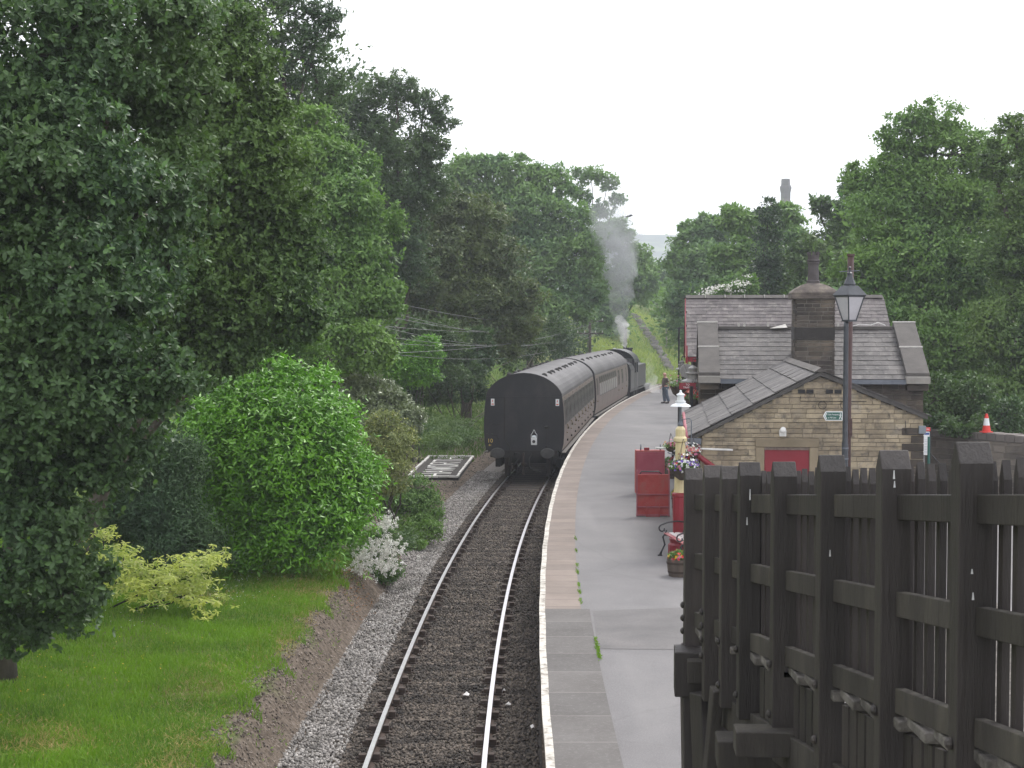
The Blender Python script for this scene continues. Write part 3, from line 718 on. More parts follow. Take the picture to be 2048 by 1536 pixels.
while x < 6.0: mb.box(x - .01, x + .018, TVR - .15, TVR - .02, TZR + .06, TZR + .165); x += .62
mb.build('ridge_mortar', M_LICH, r2)
mb = MB()
for sg, y0, y1 in ((1, TVE - .03, TVR), (-1, TVB + .03, TVR)):
    mb.prism([(y0, TZE - .20), (y1, TZR - .10), (y1, TZR + .04), (y0, TZE - .03)], -.20, -.16, lambda p, q, t: (t, p, q))
mb.box(-.16, 6.02, TVE - .05, TVE - .02, TZE - .16, TZE - .01)
mb.build('bargeboard', M_RED, r2)
MB().tube([(-.1, VM + .15, 1.0), (-.1, VM + .15, 3.9)], .05, 8).build('downpipe', M_BLK, sh)
mb = MB()
for (v0, v1, z0, z1) in ((9.6, 10.4, 1.9, 3.2), (11.4, 12.4, PZ, 3.1), (16.0, 17.0, 1.9, 3.2), (18.3, 19.3, PZ, 3.1)):
    mb = MB().box(U0 - .06, U0 - .02, v0, v1, z0, z1); mb.build('window', M_GLASS, sh)

# striped board and brackets by the side doorway
sb = thing('striped_board', 'small black and white diagonally striped board over the dark side doorway', 'board', stl(-.42, 1.2, 2.72), st_rot)
MB().box(-.20, .22, 0, .02, -.13, .13).build('panel', M_BLK, sb)
mb = MB()
for k in range(5):
    x = -.19 + k * .085; mb.add([(x, -.003, -.12), (x + .035, -.003, -.12), (x + .115, -.003, .12), (x + .08, -.003, .12)], [(0, 1, 2, 3)])
mb.build('stripe', M_WPAINT, sb, fixn=False)
MB().box(.22, .44, 0, .02, -.02, .02).build('bracket', M_BLK, sb)

# boundary wall on the right with a road behind
bw = thing('boundary_wall', 'long grey stone boundary wall behind the stairs, running off to the right', 'wall', (0, 0, 0))
A = at(1850, 858, 42); B = at(2150, 886, 38.5); A.z = B.z = 0
du = (B - A).normalized(); dn = Vector((du.y, -du.x, 0)); L = (B - A).length; zt = 2.66
mb = MB(); masonry(mb, A, du, dn, PZ, zt - .22, (.12, .2), lambda z: [(0, L)], .3, .7)
mm = mb.build('stone_courses', surf('grey_wall_stone', [(.11, .098, .085), (.17, .15, .128), (.25, .22, .18)], 1.2, .9, bump=.7, bscale=20, island=.3), bw)
mb = MB(); M_ = Matrix((du, -dn, Vector((0, 0, 1)))).transposed().to_4x4(); M_.translation = A
mb.box(0, L, .012, .40, PZ - .1, zt - .2, M_); mb.build('wall_core', M_DMORT, bw)
mb = MB(); x = 0
while x < L: mb.box(x, x + .27, -.03, .44, zt - .21, zt + random.uniform(-.02, .01), M_); x += .28
mb.build('coping', surf('grey_coping', [(.12, .108, .097), (.18, .16, .145)], 2, .9, island=.2), bw, bevel=.02)

# ================================================================= STREET FURNITURE
# tall lantern lamp post
lx = at(1690, 900, 28.6).x
lp = thing('street_lamp', 'tall black lamp post with four sided lantern standing before the gable wall', 'lamp post', (lx, 28.6, PZ))
M_FROST = surf('lantern_glass', [(.42, .41, .43), (.55, .54, .56)], 3, .15)
M_PBLK = surf('lamp_black_paint', [(.03, .035, .042), (.055, .06, .07)], 5, .4)
MB().lathe([(.10, 0), (.10, .5), (.08, .6), (.062, .65), (.060, 2.4), (.052, 2.45), (.046, 4.6), (.045, 4.72)], (0, 0, 0), 14).build('post', M_PBLK, lp, smooth=True)
mb = MB()
for z in (2.12, 2.32, 1.5): mb.lathe([(.066, 0), (.066, .025)], (0, 0, z), 14)
mb.build('clamp_band', M_LEAD, lp)
ln = thing('x', '', ''); bpy.data.objects.remove(ln)
lz = 4.70; tilt = Matrix.Translation((.06, 0, lz)) @ Matrix.Rotation(R(28), 4, 'Z')
def frus(mb, r0, z0, r1, z1, M, th=None):
    vs = [M @ Vector((sx * r, sy * r, z)) for r, z in ((r0, z0), (r1, z1)) for sx, sy in ((-1, -1), (1, -1), (1, 1), (-1, 1))]
    mb.add(vs, [(0, 1, 5, 4), (1, 2, 6, 5), (2, 3, 7, 6), (3, 0, 4, 7), (3, 2, 1, 0), (4, 5, 6, 7)])
mb = MB(); frus(mb, .085, .03, .185, .46, tilt); lg = mb.build('lantern_glass', M_FROST, lp)
mb = MB()
for sx, sy in ((-1, -1), (1, -1), (1, 1), (-1, 1)): mb.bar(tilt @ Vector((sx * .088, sy * .088, .02)), tilt @ Vector((sx * .19, sy * .19, .47)), .022, .022)
frus(mb, .10, 0, .10, .035, tilt); frus(mb, .20, .46, .215, .495, tilt)
mb.build('lantern_frame', M_PBLK, lg)
mb = MB(); frus(mb, .225, .495, .11, .67, tilt)
mb.lathe([(.11, .67), (.115, .70), (.08, .78), (.055, .84), (.05, .88), (.06, .90), (.02, .93), (.015, .99), (.03, 1.01), (.0, 1.03)], (.06, 0, lz), 12)
mb.build('lantern_roof', M_PBLK, lg)
mb = MB().tube([(-.14, 0, lz + .93), (.24, 0, lz + .95)], .008, 6); mb.build('ladder_bar', M_LEAD, lp)
# brown pole behind the lamp
bp_ = at(1695, 900, 29.3).x
tp = thing('timber_pole', 'rust brown pole standing directly behind the lantern lamp post', 'pole', (bp_, 29.3, PZ))
M_BROWN = surf('rust_brown_paint', [(.055, .028, .026), (.095, .052, .046)], 3, .7)
MB().tube([(0, 0, 0), (.0, 0, 3.0), (.03, 0, 5.98)], [.066, .064, .062], 12).build('pole', M_BROWN, tp, smooth=True)
MB().lathe([(.075, 0), (.075, .04)], (.03, 0, 5.95), 12).build('pole_cap', M_BROWN, tp)
MB().box(.0, .07, -.08, -.06, 2.5, 2.85).build('pole_plate', M_BROWN, tp)
# footpath sign
fs = thing('footpath_sign', 'green fingerpost sign pointing left with a white walking figure, on the lamp post', 'sign', (lx - .075, 28.5, at(1680, 832, 28.5).z))
M_GREEN = surf('sign_green', [(.02, .10, .075), (.03, .12, .09)], 4, .4)
M_SW = surf('sign_white', [(.74, .76, .76), (.8, .8, .8)], 4, .4)
def arrowpoly(x0, x1, h, tip): return [(x1, -h), (x1, h), (x0 + tip, h), (x0, 0), (x0 + tip, -h)]
MB().prism(arrowpoly(-.36, 0, .085, .045), -.012, .012, lambda p, q, t: (p, t, q)).build('board', M_SW, fs)
MB().prism(arrowpoly(-.34, -.015, .070, .035), -.016, -.0125, lambda p, q, t: (p, t, q)).build('green_face', M_GREEN, fs)
mb = MB().add([(-.305, -.0165, .055), (-.29, -.0165, .055), (-.315, -.0165, 0), (-.29, -.0165, -.055), (-.305, -.0165, -.055), (-.332, -.0165, 0)], [(0, 1, 2, 5), (5, 2, 3, 4)])
mb.build('chevron', M_SW, fs, fixn=False)
text('lettering', 'Public Footpath', .040, M_SW, fs, Matrix.Translation((-.178, -.018, .028)) @ FRONT, .001, sx=.82)
text('lettering', 'to Mill Lane', .040, M_SW, fs, Matrix.Translation((-.198, -.018, -.03)) @ FRONT, .001, sx=.82)
mb = MB().lathe([(.008, -.001), (.008, .001)], (-.045, -.0175, .05), 10, Matrix.Rotation(R(90), 4, 'X'))
for a, b in (((-.045, .04), (-.043, .0)), ((-.043, .0), (-.062, -.055)), ((-.043, .0), (-.022, -.055)), ((-.045, .033), (-.066, .008)), ((-.045, .033), (-.026, .008))):
    mb.bar((a[0], -.0175, a[1]), (b[0], -.0175, b[1]), .002, .010, (1, 0, 0))
mb.build('walking_figure', M_SW, fs)

# cream and maroon platform lamp
def flowers(parent, c, rad, nl, nf, cols, lm, ls=.035, fsz=.028, hang=0, zs=.7):
    n = nl; D = nrm(RG.normal(size=(n, 3))); D[:, 2] = np.abs(D[:, 2]) * (1 - hang) - hang * np.abs(D[:, 2]) * (RG.random(n) < .5)
    P = np.array(c) + D * np.array([rad, rad, rad * zs]) * (RG.random((n, 1)) ** .35)
    V, F = leaves(P, D + RG.normal(size=(n, 3)) * .6, np.array([0, 0, 1.]) + RG.normal(size=(n, 3)) * .5, ls * (.7 + .6 * RG.random(n)), ls * .55 * np.ones(n))
    npmesh('foliage', V, F, lm, parent)
    for j, (mat, share) in enumerate(cols):
        k = int(nf * share); 
        if k < 1: continue
        cc = nrm(RG.normal(size=(1, 3)))
        D = nrm(RG.normal(size=(k, 3)) + cc * .9); D[:, 2] = np.where(D[:, 2] < -.3, -D[:, 2] * .5, D[:, 2])
        P = np.array(c) + D * np.array([rad, rad, rad * zs]) * (1.0 + .12 * RG.random((k, 1)))
        VV = []; FF = []
        for q in range(5):   # five petals each
            A = nrm(np.cross(D, RG.normal(size=(k, 3)))); 
            v, f = leaves(P, A + D * .4, D, fsz * np.ones(k), fsz * .9 * np.ones(k), False); FF.append(f + sum(len(z) for z in VV)); VV.append(v)
        npmesh('blossom', np.concatenate(VV), np.concatenate(FF), mat, parent)
def petal(name, c): return surf(name, [tuple(x * .8 for x in c), c], 20, .6, island=.2)
P_RED = petal('red_petal', (.62, .04, .04)); P_PUR = petal('violet_petal', (.16, .07, .45)); P_WHT = petal('white_petal', (.75, .76, .72)); P_YEL = petal('yellow_petal', (.75, .5, .03)); P_PNK = petal('pink_petal', (.6, .18, .3)); P_SAL = petal('salmon_petal', (.7, .2, .13))
L_BSK = leafmat('basket_leaf', (.06, .13, .04), (.14, .24, .09), .2)
def hanging_basket(loc, rad, cols, label, nl=500, nf=160, group='hanging flower baskets'):
    t = thing('hanging_basket', label, 'hanging basket', loc, 0, group)
    MB().lathe([(rad * .25, -rad * .85), (rad * .6, -rad * .6), (rad * .8, -rad * .1), (rad * .78, 0)], (0, 0, 0), 14).build('basket', surf('basket_liner', [(.04, .03, .02), (.08, .06, .045)], 8, .9), t)
    mb = MB()
    for k in range(3): a = k * 2.09; mb.tube([(rad * .7 * math.cos(a), rad * .7 * math.sin(a), 0), (0, 0, rad * 1.9)], .004, 5)
    mb.build('chain', M_BLK, t)
    flowers(t, (0, 0, 0), rad, nl, nf, cols, L_BSK, ls=.05 if rad < .3 else .06, fsz=.035, hang=.5, zs=.85)
    return t
M_GALV = surf('enamel_white', [(.62, .66, .68), (.78, .80, .80)], 5, .3)
PLX, PLY = 3.41, 30.9
pl = thing('platform_lamp', 'cream and maroon cast iron platform lamp with white enamel shade', 'lamp post', (PLX, PLY, PZ))
MB().lathe([(.24, 0), (.24, .18), (.20, .22), (.22, .30), (.16, .36), (.145, .40), (.15, .85), (.155, 1.15), (.17, 1.17), (.17, 1.22), (.135, 1.24)], (0, 0, 0), 14).build('base', M_RED, pl, smooth=False)
MB().lathe([(.125, 1.24), (.11, 1.75), (.10, 2.25), (.135, 2.28), (.135, 2.34), (.10, 2.38), (.10, 2.52), (.075, 2.56), (.03, 2.60)], (0, 0, 0), 14).build('column', M_CREAM, pl)
MB().lathe([(.022, 2.58), (.022, 3.0)], (0, 0, 0), 8).lathe([(.05, 2.58), (.06, 2.62), (.03, 2.68)], (0, 0, 0), 10).build('stem', M_LEAD, pl)
MB().lathe([(.015, 2.97), (.21, 2.985), (.19, 3.01), (.11, 3.045), (.09, 3.06), (.105, 3.08), (.105, 3.095), (.07, 3.10), (.07, 3.20), (.09, 3.21), (.085, 3.23), (.04, 3.25), (.02, 3.29), (.025, 3.30), (.0, 3.32)], (0, 0, 0), 20).build('shade', M_GALV, pl)
MB().tube([(-.03, 0, 2.40), (.05, 0, 2.72), (.17, 0, 2.74), (.22, 0, 2.70), (.22, 0, 2.2)], .012, 6).tube([(0, 0, 1.95), (-.26, 0, 2.05)], .012, 6).build('basket_arm', M_LEAD, pl)
hanging_basket((PLX + .02, PLY - .33, PZ + 1.78), .30, [(P_PUR, .35), (P_WHT, .35), (P_RED, .12), (P_PNK, .1)], 'large purple, red and white flower basket in front of the cream lamp column', 1100, 210)
hanging_basket((PLX + .24, PLY + .2, PZ + 2.05), .20, [(P_PNK, .3), (P_SAL, .3), (P_WHT, .4)], 'pink and white flower basket hanging right of the cream lamp column', 260, 110)
hanging_basket((PLX - .16, PLY + .35, PZ + 2.15), .14, [(P_PNK, .5), (P_YEL, .3)], 'small pink flower basket hanging behind the cream lamp column', 150, 50)

# bench
def bench():
    c = on(1352, 1120, PZ)
    t = thing('bench', 'red slatted platform bench with black scrolled iron ends', 'bench', (4.0 - .63, 29.9, PZ), R(90 + 8))
    # local: length along x (1.3), front faces +y -> world -x
    for i, x in enumerate((-.72, .72)):
        mb = MB()
        mb.tube([(x, .30, 0), (x, .26, .10), (x, .20, .22), (x, .24, .38), (x, .20, .43)], [.028, .02, .018, .02, .02], 8)
        mb.tube([(x, -.28, 0), (x, -.22, .12), (x, -.16, .25), (x, -.17, .43), (x, -.24, .62), (x, -.33, .88)], [.028, .02, .018, .02, .02, .016], 8)
        mb.tube([(x, .22, .42), (x, 0, .40), (x, -.18, .40)], .018, 8)
        arm = [(x, -.24, .66), (x, -.05, .69), (x, .14, .67), (x, .25, .63)]
        for k in range(9): a = math.pi / 2 - k * .62; rr = .085 - k * .006; arm.append((x, .25 + rr * math.cos(a), .545 + rr * math.sin(a)))
        mb.tube(arm, .016, 8)
        mb.tube([(x, .20, .42), (x, .16, .52), (x, .22, .50)], .013, 6)
        mb.cbox((x, .30, .012), (.05, .09, .024)); mb.cbox((x, -.28, .012), (.05, .09, .024))
        mb.build('bench_end', M_BLK, t, smooth=True)
    M_SL1 = surf('bench_red_slat', [(.28, .03, .04), (.45, .18, .18), (.65, .52, .50)], 12, .5, lo=.4, hi=.75)
    M_SL2 = surf('bench_pale_slat', [(.66, .60, .58), (.75, .72, .70)], 5, .35)
    for k, y in enumerate((.17, .06, -.06, -.15)):
        MB().box(-.76, .76, y - .045, y + .045, .435, .46).build('seat_slat', M_SL1 if k in (0, 3) else M_SL2, t, bevel=.006)
    for k in range(3):
        z = .56 + k * .13; MB().cbox((0, -.215 - k * .05, z), (1.5, .022, .09), Matrix.Rotation(R(20), 4, 'X')).build('back_slat', M_RED, t, bevel=.006)
bench()

M_BARREL = surf('barrel_oak', [(.07, .055, .045), (.13, .10, .08)], 5, .85, sc=(1, 1, .2), bump=.4)
def tub(px, py, rad, h, cols, label, nl=260, nf=70, tall=.16):
    p = on(px, py, PZ); t = thing('flower_tub', label, 'planter', (p.x, p.y + rad, PZ), 0, 'barrel planters on the platform')
    MB().lathe([(rad * .82, 0), (rad * .95, h * .5), (rad, h), (rad * .92, h), (rad * .9, h * .85), (0.01, h * .84)], (0, 0, 0), 18).build('barrel', M_BARREL, t, smooth=False)
    mb = MB()
    for z, r in ((h * .2, .885), (h * .72, .985)): mb.lathe([(rad * r, 0), (rad * r + .008, .004), (rad * (r + .015) + .006, .04), (rad * r, .044)], (0, 0, z), 18)
    mb.build('hoop', M_IRON, t)
    flowers(t, (0, 0, h + .0), rad * .85, nl, nf, cols, L_BSK, ls=.07, fsz=.04, zs=tall / rad)
tub(1362, 1156, .24, .32, [(P_YEL, .5), (P_RED, .25), (P_PNK, .25)], 'half barrel of yellow and red pansies in front of the bench')
tub(1358, 1024, .17, .42, [(P_YEL, .75), (P_RED, .25)], 'slim barrel of yellow pansies behind the lamp base', 150, 50)
tub(1347, 958, .33, .48, [(P_PNK, .5), (P_WHT, .5)], 'large barrel of pink flowers behind the red trolleys', 260, 80)
# dark wooden planter box near the wing
p = on(1372, 868, PZ)
t = thing('wooden_planter', 'dark square wooden planter against the station wall beyond the lamp', 'planter', (p.x + .1, p.y, PZ + 0), st_rot)
MB().box(-.33, .33, 0, .5, 0, .62).build('box', M_BARREL, t, bevel=.02)
flowers(t, (0, .25, .66), .28, 120, 14, [(P_WHT, 1)], L_BSK, ls=.1)
# red luggage trolleys, standing on end
M_TR1 = surf('trolley_maroon', [(.30, .045, .075), (.38, .09, .12)], 1.5, .4)
M_TR2 = surf('trolley_red', [(.30, .022, .022), (.38, .05, .045), (.30, .09, .08)], 3, .5, bump=.2)
p = on(1306, 1033, PZ)
t2 = thing('luggage_trolley', 'nearer bright red luggage trolley standing on end, with cross rails', 'trolley', (p.x, p.y, PZ), R(-1), 'red luggage trolleys on the platform')
w = .38
MB().box(-w, w, 0, .035, .05, 1.02).build('deck', M_TR2, t2, bevel=.006)
mb = MB()
for z in (.22, .52): mb.box(-w - .01, w + .01, -.03, -.001, z, z + .03)
mb.box(-w - .01, w + .01, -.02, .04, .02, .06).box(-w - .02, -w + .012, -.012, .05, .0, 1.12).box(w - .012, w + .02, -.012, .05, .0, 1.12)
mb.build('rail', M_REDP, t2, bevel=.004)  # paler maroon on the rails paints in highlights against the deck
mb = MB().tube([(-w + .05, .03, .99), (-w + .10, .06, 1.08), (w - .24, .06, 1.08), (w - .14, .03, .99)], .018, 8); mb.build('handle', M_BLK, t2, smooth=True)
mb = MB()
for x in (-.16, .15): mb.tube([(x, -.045, -.0), (x, -.045, .30)], .008, 6)
mb.tube([(-.17, -.045, .012), (.16, -.045, .012)], .010, 6); mb.build('drop_bar', M_TR2, t2)
mb = MB()
for x in (-w + .06, w - .06): mb.lathe([(.07, -.02), (.07, .02)], (x, .10, .07), 14, Matrix.Rotation(R(90), 4, 'Y'))
mb.build('wheel', M_BLK, t2)
MB().box(-w + .02, w - .02, .036, .60, .05, .085).build('toe_plate', M_TR2, t2)
p = on(1301, 990, PZ)
t1 = thing('luggage_trolley', 'farther maroon luggage trolley with plain panel and grey handles, standing on end', 'trolley', (p.x, p.y + .1, PZ), R(1), 'red luggage trolleys on the platform')
MB().box(-w, w, 0, .04, .03, 1.16).build('deck', M_TR1, t1, bevel=.006)
MB().box(-w, w - .0, -.004, .30, 1.165, 1.20).box(-w - .012, -w, -.01, .3, .03, 1.2).box(w, w + .012, -.01, .3, .03, 1.2).build('frame', M_TR2, t1, bevel=.004)
MB().box(-w + .03, w - .03, -.008, -.001, .1, 1.10).build('panel', M_TR1, t1, bevel=.01)
mb = MB()
for x in (-w + .13, w - .10): mb.tube([(x, .1, 1.18), (x, .1, 1.36)], [.02, .013], 8)
mb.build('handle', M_LEAD, t1, smooth=True)
MB().box(-.16, -.02, .05, .12, 1.2, 1.27).build('latch', M_RED, t1)
mb = MB()
for x in (-w + .06, w - .06): mb.lathe([(.08, -.02), (.08, .02)], (x, .20, .08), 14, Matrix.Rotation(R(90), 4, 'Y'))
mb.build('wheel', M_BLK, t1)

# hanging baskets, enamel lamps and sign farther along the building
hanging_basket(at(1363, 770, 44), .42, [(P_PNK, .25), (P_WHT, .15)], 'dark leafy flower basket hanging left of the enamel lamps', 420, 60)
hanging_basket(at(1386, 797, 42), .28, [(P_SAL, .55), (P_WHT, .2), (P_RED, .25)], 'red geranium basket hanging beside the corner of the station wall', 420, 150)
hanging_basket(at(1378, 752, 46), .30, [(P_PNK, .4), (P_RED, .3)], 'small flower basket hanging under the station eaves', 260, 60)
M_OLDG = surf('dull_enamel', [(.20, .19, .18), (.34, .33, .32)], 5, .4)
for i, (px, py, D, lab) in enumerate(((1386, 757, 43.5, 'grey enamel gas lamp with tiered shade under the station eaves'), (1364, 735, 47, 'small round topped lamp hanging farther along the platform'))):
    p = at(px, py, D); t = thing('hanging_lamp', lab, 'lamp', p, 0, 'lamps hanging along the station front')
    k = 1 if i == 0 else .6
    MB().lathe([(.02, -.12 * k), (.34 * k, -.10 * k), (.33 * k, -.06 * k), (.18 * k, .0), (.17 * k, .12 * k), (.22 * k, .13 * k), (.22 * k, .17 * k), (.12 * k, .19 * k), (.12 * k, .28 * k), (.15 * k, .29 * k), (.05 * k, .36 * k), (.0, .38 * k)], (0, 0, 0), 16).build('shade', M_OLDG, t)
    MB().tube([(0, 0, .36 * k), (.0, 0, .55 * k), (.45, .1, .6 * k)], .018, 6).build('bracket', M_BLK, t)
p = at(1374, 742, 45); t = thing('round_lamp', 'round dark lamp with grey rim hanging over the platform near the station corner', 'lamp', p)
MB().lathe([(.17, -.04), (.21, -.04), (.21, .04), (.17, .04)], (0, 0, 0), 20, Matrix.Rotation(R(90), 4, 'X')).build('rim', M_OLDG, t)
MB().lathe([(.168, -.03), (.168, .03)], (0, 0, 0), 20, Matrix.Rotation(R(90), 4, 'X')).build('face', M_DARK, t)
MB().tube([(0, 0, .2), (0, 0, .75)], .015, 6).build('hanger', M_RED, t)
p = at(1375, 772, 40.6); t = thing('platform_sign', 'small maroon sign with white lettering hanging by the station corner', 'sign', p, R(-2))
MB().box(-.22, .22, -.012, .012, -.085, .085).build('board', M_RED, t)
text('lettering', 'TO', .075, M_SW, t, Matrix.Translation((0, -.014, .035)) @ FRONT, .001)
text('lettering', 'TRAINS', .07, M_SW, t, Matrix.Translation((0, -.014, -.04)) @ FRONT, .001)
MB().tube([(-.2, 0, .08), (-.2, 0, .2)], .006, 5).tube([(.2, 0, .08), (.2, 0, .2)], .006, 5).build('hanger', M_BLK, t)
p = at(1358, 655, 62); q = at(1358, 740, 62)
t = thing('signal_post', 'thin dark post with short cross bar beyond the station corner', 'post', (p.x, p.y, PZ))
MB().tube([(0, 0, 0), (0, 0, p.z - PZ)], .035, 8).build('post', M_BLK, t); MB().tube([(-.15, 0, p.z - PZ - .02), (.6, 0, p.z - PZ - .02)], .02, 6).build('cross_bar', M_BLK, t)

# bus stop style timetable board at the right
p = at(1852, 912, 36.0); pz = at(1852, 855, 36.0).z
t = thing('timetable_board', 'narrow white notice board with red header and blue band beside the boundary wall', 'notice board', (p.x, 36.0, PZ))
hh = pz - PZ; bz = at(1852, 910, 36).z - PZ
MB().box(-.065, .075, -.02, .02, bz, hh - .10).build('panel', M_SW, t)
MB().box(-.08, .09, -.025, .025, hh - .085, hh).build('header', surf('header_red', [(.6, .05, .04), (.66, .07, .06)], 4, .4), t)
text('lettering', 'METRO', .05, M_SW, t, Matrix.Translation((.005, -.028, hh - .045)) @ FRONT, .001, sx=.7)
MB().box(-.055, .065, -.024, -.0205, hh - .17, hh - .12).build('blue_band', surf('band_blue', [(.03, .08, .28), (.04, .1, .32)], 4, .4), t)
mb = MB()
for k in range(9): mb.box(-.045, .05 - (k % 3) * .015, -.023, -.0205, bz + .05 + k * .038, bz + .058 + k * .038)
mb.build('printed_line', surf('print_grey', [(.3, .32, .36), (.35, .37, .4)], 4, .6), t)
MB().tube([(.10, .02, 0), (.10, .02, hh)], .02, 8).build('pole', M_BLK, t)
MB().tube([(.0, .0, bz + .15), (.3, -.1, bz - .2), (.5, -.15, bz - .5)], .012, 6).build('stay', M_BLK, t)
# road cone on the wall
p = at(1990, 867, 39.9)
t = thing('traffic_cone', 'red and white traffic cone standing on top of the boundary wall', 'cone', (p.x, A.lerp(B, .52).y + .45, zt))
M_CR = surf('cone_red', [(.62, .035, .025), (.7, .05, .035)], 6, .45)
MB().box(-.14, .14, -.14, .14, 0, .03).lathe([(.115, .03), (.088, .19)], (0, 0, 0), 18).lathe([(.058, .38), (.030, .50)], (0, 0, 0), 18).build('cone_body', M_CR, t)
MB().lathe([(.0885, .1905), (.0585, .379)], (0, 0, 0), 18).build('reflective_band', surf('reflective_white', [(.7, .72, .72), (.8, .8, .8)], 8, .4), t)

# lineside name in white stones
p0, p1, p2, p3 = on(820, 950, .02), on(917, 952, .02), on(948, 912, .02), on(850, 907, .02)
org = (p1 + p2) / 2; vdir = (p2 - p1); Ls = vdir.length; ang = math.atan2(-vdir.x, vdir.y)
nb = thing('station_name_stones', 'white painted stones laid on the ground spelling HAWORTH in a frame', 'ground sign', (org.x, org.y, .0), ang)
Wd = 1.85
M_WST = surf('whitewashed_stone', [(.50, .48, .45), (.70, .69, .66)], 4, .8, bump=.4, island=.15)
MB().box(-Wd, 0, -Ls / 2, Ls / 2, -.2, -.02).build('cinder_bed', surf('cinder_bed', [(.03, .027, .025), (.06, .052, .046)], 14, .95, bump=.8), nb)
def kerbs(x0, y0, x1, y1, wd=.10, n=10):
    mb = MB()
    for k in range(n):
        a = Vector((x0, y0, .0)).lerp(Vector((x1, y1, .0)), (k + .03) / n); b = Vector((x0, y0, .0)).lerp(Vector((x1, y1, .0)), (k + .97) / n)
        j = Vector((random.uniform(-.012, .012), 0, random.uniform(-.01, .012))); mb.bar(a + j, b + j, wd, .07)
    mb.build('edge_stone', M_WST, nb, bevel=.012)
kerbs(-.05, -Ls / 2, -.05, Ls / 2, .09, 14); kerbs(-Wd, -Ls / 2, -Wd, Ls / 2, .09, 14); kerbs(-Wd, Ls / 2, 0, Ls / 2, .12, 5); kerbs(-Wd, -Ls / 2, 0, -Ls / 2, .10, 5)
GL = {'H': [((0, 0), (0, 1)), ((1, 0), (1, 1)), ((0, .5), (1, .5))], 'A': [((0, 0), (.5, 1)), ((1, 0), (.5, 1)), ((.2, .4), (.8, .4))], 'W': [((0, 1), (.25, 0)), ((.25, 0), (.5, .8)), ((.5, .8), (.75, 0)), ((.75, 0), (1, 1))],
      'O': [((.3, 0), (0, .3)), ((0, .3), (0, .7)), ((0, .7), (.3, 1)), ((.3, 1), (.7, 1)), ((.7, 1), (1, .7)), ((1, .7), (1, .3)), ((1, .3), (.7, 0)), ((.7, 0), (.3, 0))],
      'R': [((0, 0), (0, 1)), ((0, 1), (.75, 1)), ((.75, 1), (1, .8)), ((1, .8), (.75, .5)), ((.75, .5), (0, .5)), ((.45, .5), (1, 0))], 'T': [((.5, 0), (.5, 1)), ((0, 1), (1, 1))]}
adv = (Ls - .5) / 7
for i, chh in enumerate('HAWORTH'):
    mb = MB()
    for (a, b) in GL[chh]:
        f = lambda q: (-.38 - q[1] * 1.08, -Ls / 2 + .33 + i * adv + q[0] * adv * .74, -.008)
        mb.bar(f(a), f(b), .095, .02)
    mb.build('letter_stones', M_WST, nb)

# ================================================================= TRAIN
M_MAR = None
def coachmat(name, lo, mid, hi):
    m, nt, out = newmat(name); bs = N(nt, 'ShaderNodeBsdfPrincipled', Roughness=.42)
    c = ramp(nt, noise(nt, 1.5, 6, .7, sc=(1, .6, .5)), [(.3, lo), (.5, mid), (.72, hi)])
    c = mixc(nt, ramp(nt, noise(nt, 9, 5, .8, sc=(1, 1, .2)), [(.5, (0, 0, 0)), (.8, (.5, .5, .5))]), c, (.16, .13, .12))
    nt.links.new(c, bs.inputs['Base Color']); nt.links.new(bs.outputs[0], out.inputs[0]); return m
M_MAR = coachmat('dusty_maroon', (.080, .056, .048), (.118, .085, .072), (.17, .13, .112))
M_END = surf('sooty_black_end', [(.006, .006, .008), (.012, .012, .015), (.034, .030, .030)], 1.3, .42, spec=.5, sc=(1, 1, .6))
M_ROOF = surf('coach_roof_grey', [(.045, .042, .043), (.065, .061, .062), (.10, .095, .095)], .9, .62, sc=(1, .4, 1), bump=.1)
M_UND = surf('underframe_black', [(.012, .011, .010), (.026, .023, .02)], 5, .85)
M_WIN = surf('coach_window', [(.012, .011, .010), (.026, .024, .022)], .8, .4, spec=.2)
M_WIN2 = surf('coach_sky_sheen_window', [(.15, .14, .135), (.26, .25, .24)], 1.1, .3, spec=.3)  # pale tone paints the sky reflected in the lower panes
M_BRASS = surf('dull_brass', [(.16, .12, .07), (.3, .24, .16)], 10, .4, metal=.6)
M_YEL = surf('yellow_lettering', [(.62, .45, .10), (.68, .5, .13)], 8, .5)
CL = 19.66
side = [(1.33, 1.10), (1.385, 1.35), (1.41, 1.75), (1.41, 2.15), (1.385, 2.6), (1.335, 2.97)]
def sx_at(z):
    for (a, b), (c, d_) in zip(side, side[1:]):
        if b <= z <= d_: return a + (c - a) * (z - b) / (d_ - b)
    return side[0][0]
roofp = [(1.335, 2.97)] + [(1.345 * math.sin(a), 2.985 + .825 * math.cos(a) ** 1.25) for a in [R(80 - 10 * k) for k in range(9)]]
def loft(mb, pts, ys, closed=True):
    k = len(pts); vs = [(x, y, z) for y in ys for x, z in pts]; fs = []
    for i in range(len(ys) - 1):
        for j in range(k if closed else k - 1): fs.append((i * k + j, i * k + (j + 1) % k, (i + 1) * k + (j + 1) % k, (i + 1) * k + j))
    fs += [tuple(range(k)), tuple((len(ys) - 1) * k + j for j in range(k))]; mb.add(vs, fs)
def win(mb, y0, y1, z0, z1, sgn, out_=.006, th=.02):
    a = sx_at(z0) + out_; b = sx_at(z1) + out_
    zm = (z0 + z1) / 2; c = sx_at(zm) + out_
    pts = [(a, z0), (c, zm), (b, z1), (b - th, z1), (c - th, zm), (a - th, z0)]
    mb.prism(pts, y0, y1, lambda p, q, t: (sgn * p, t, q))
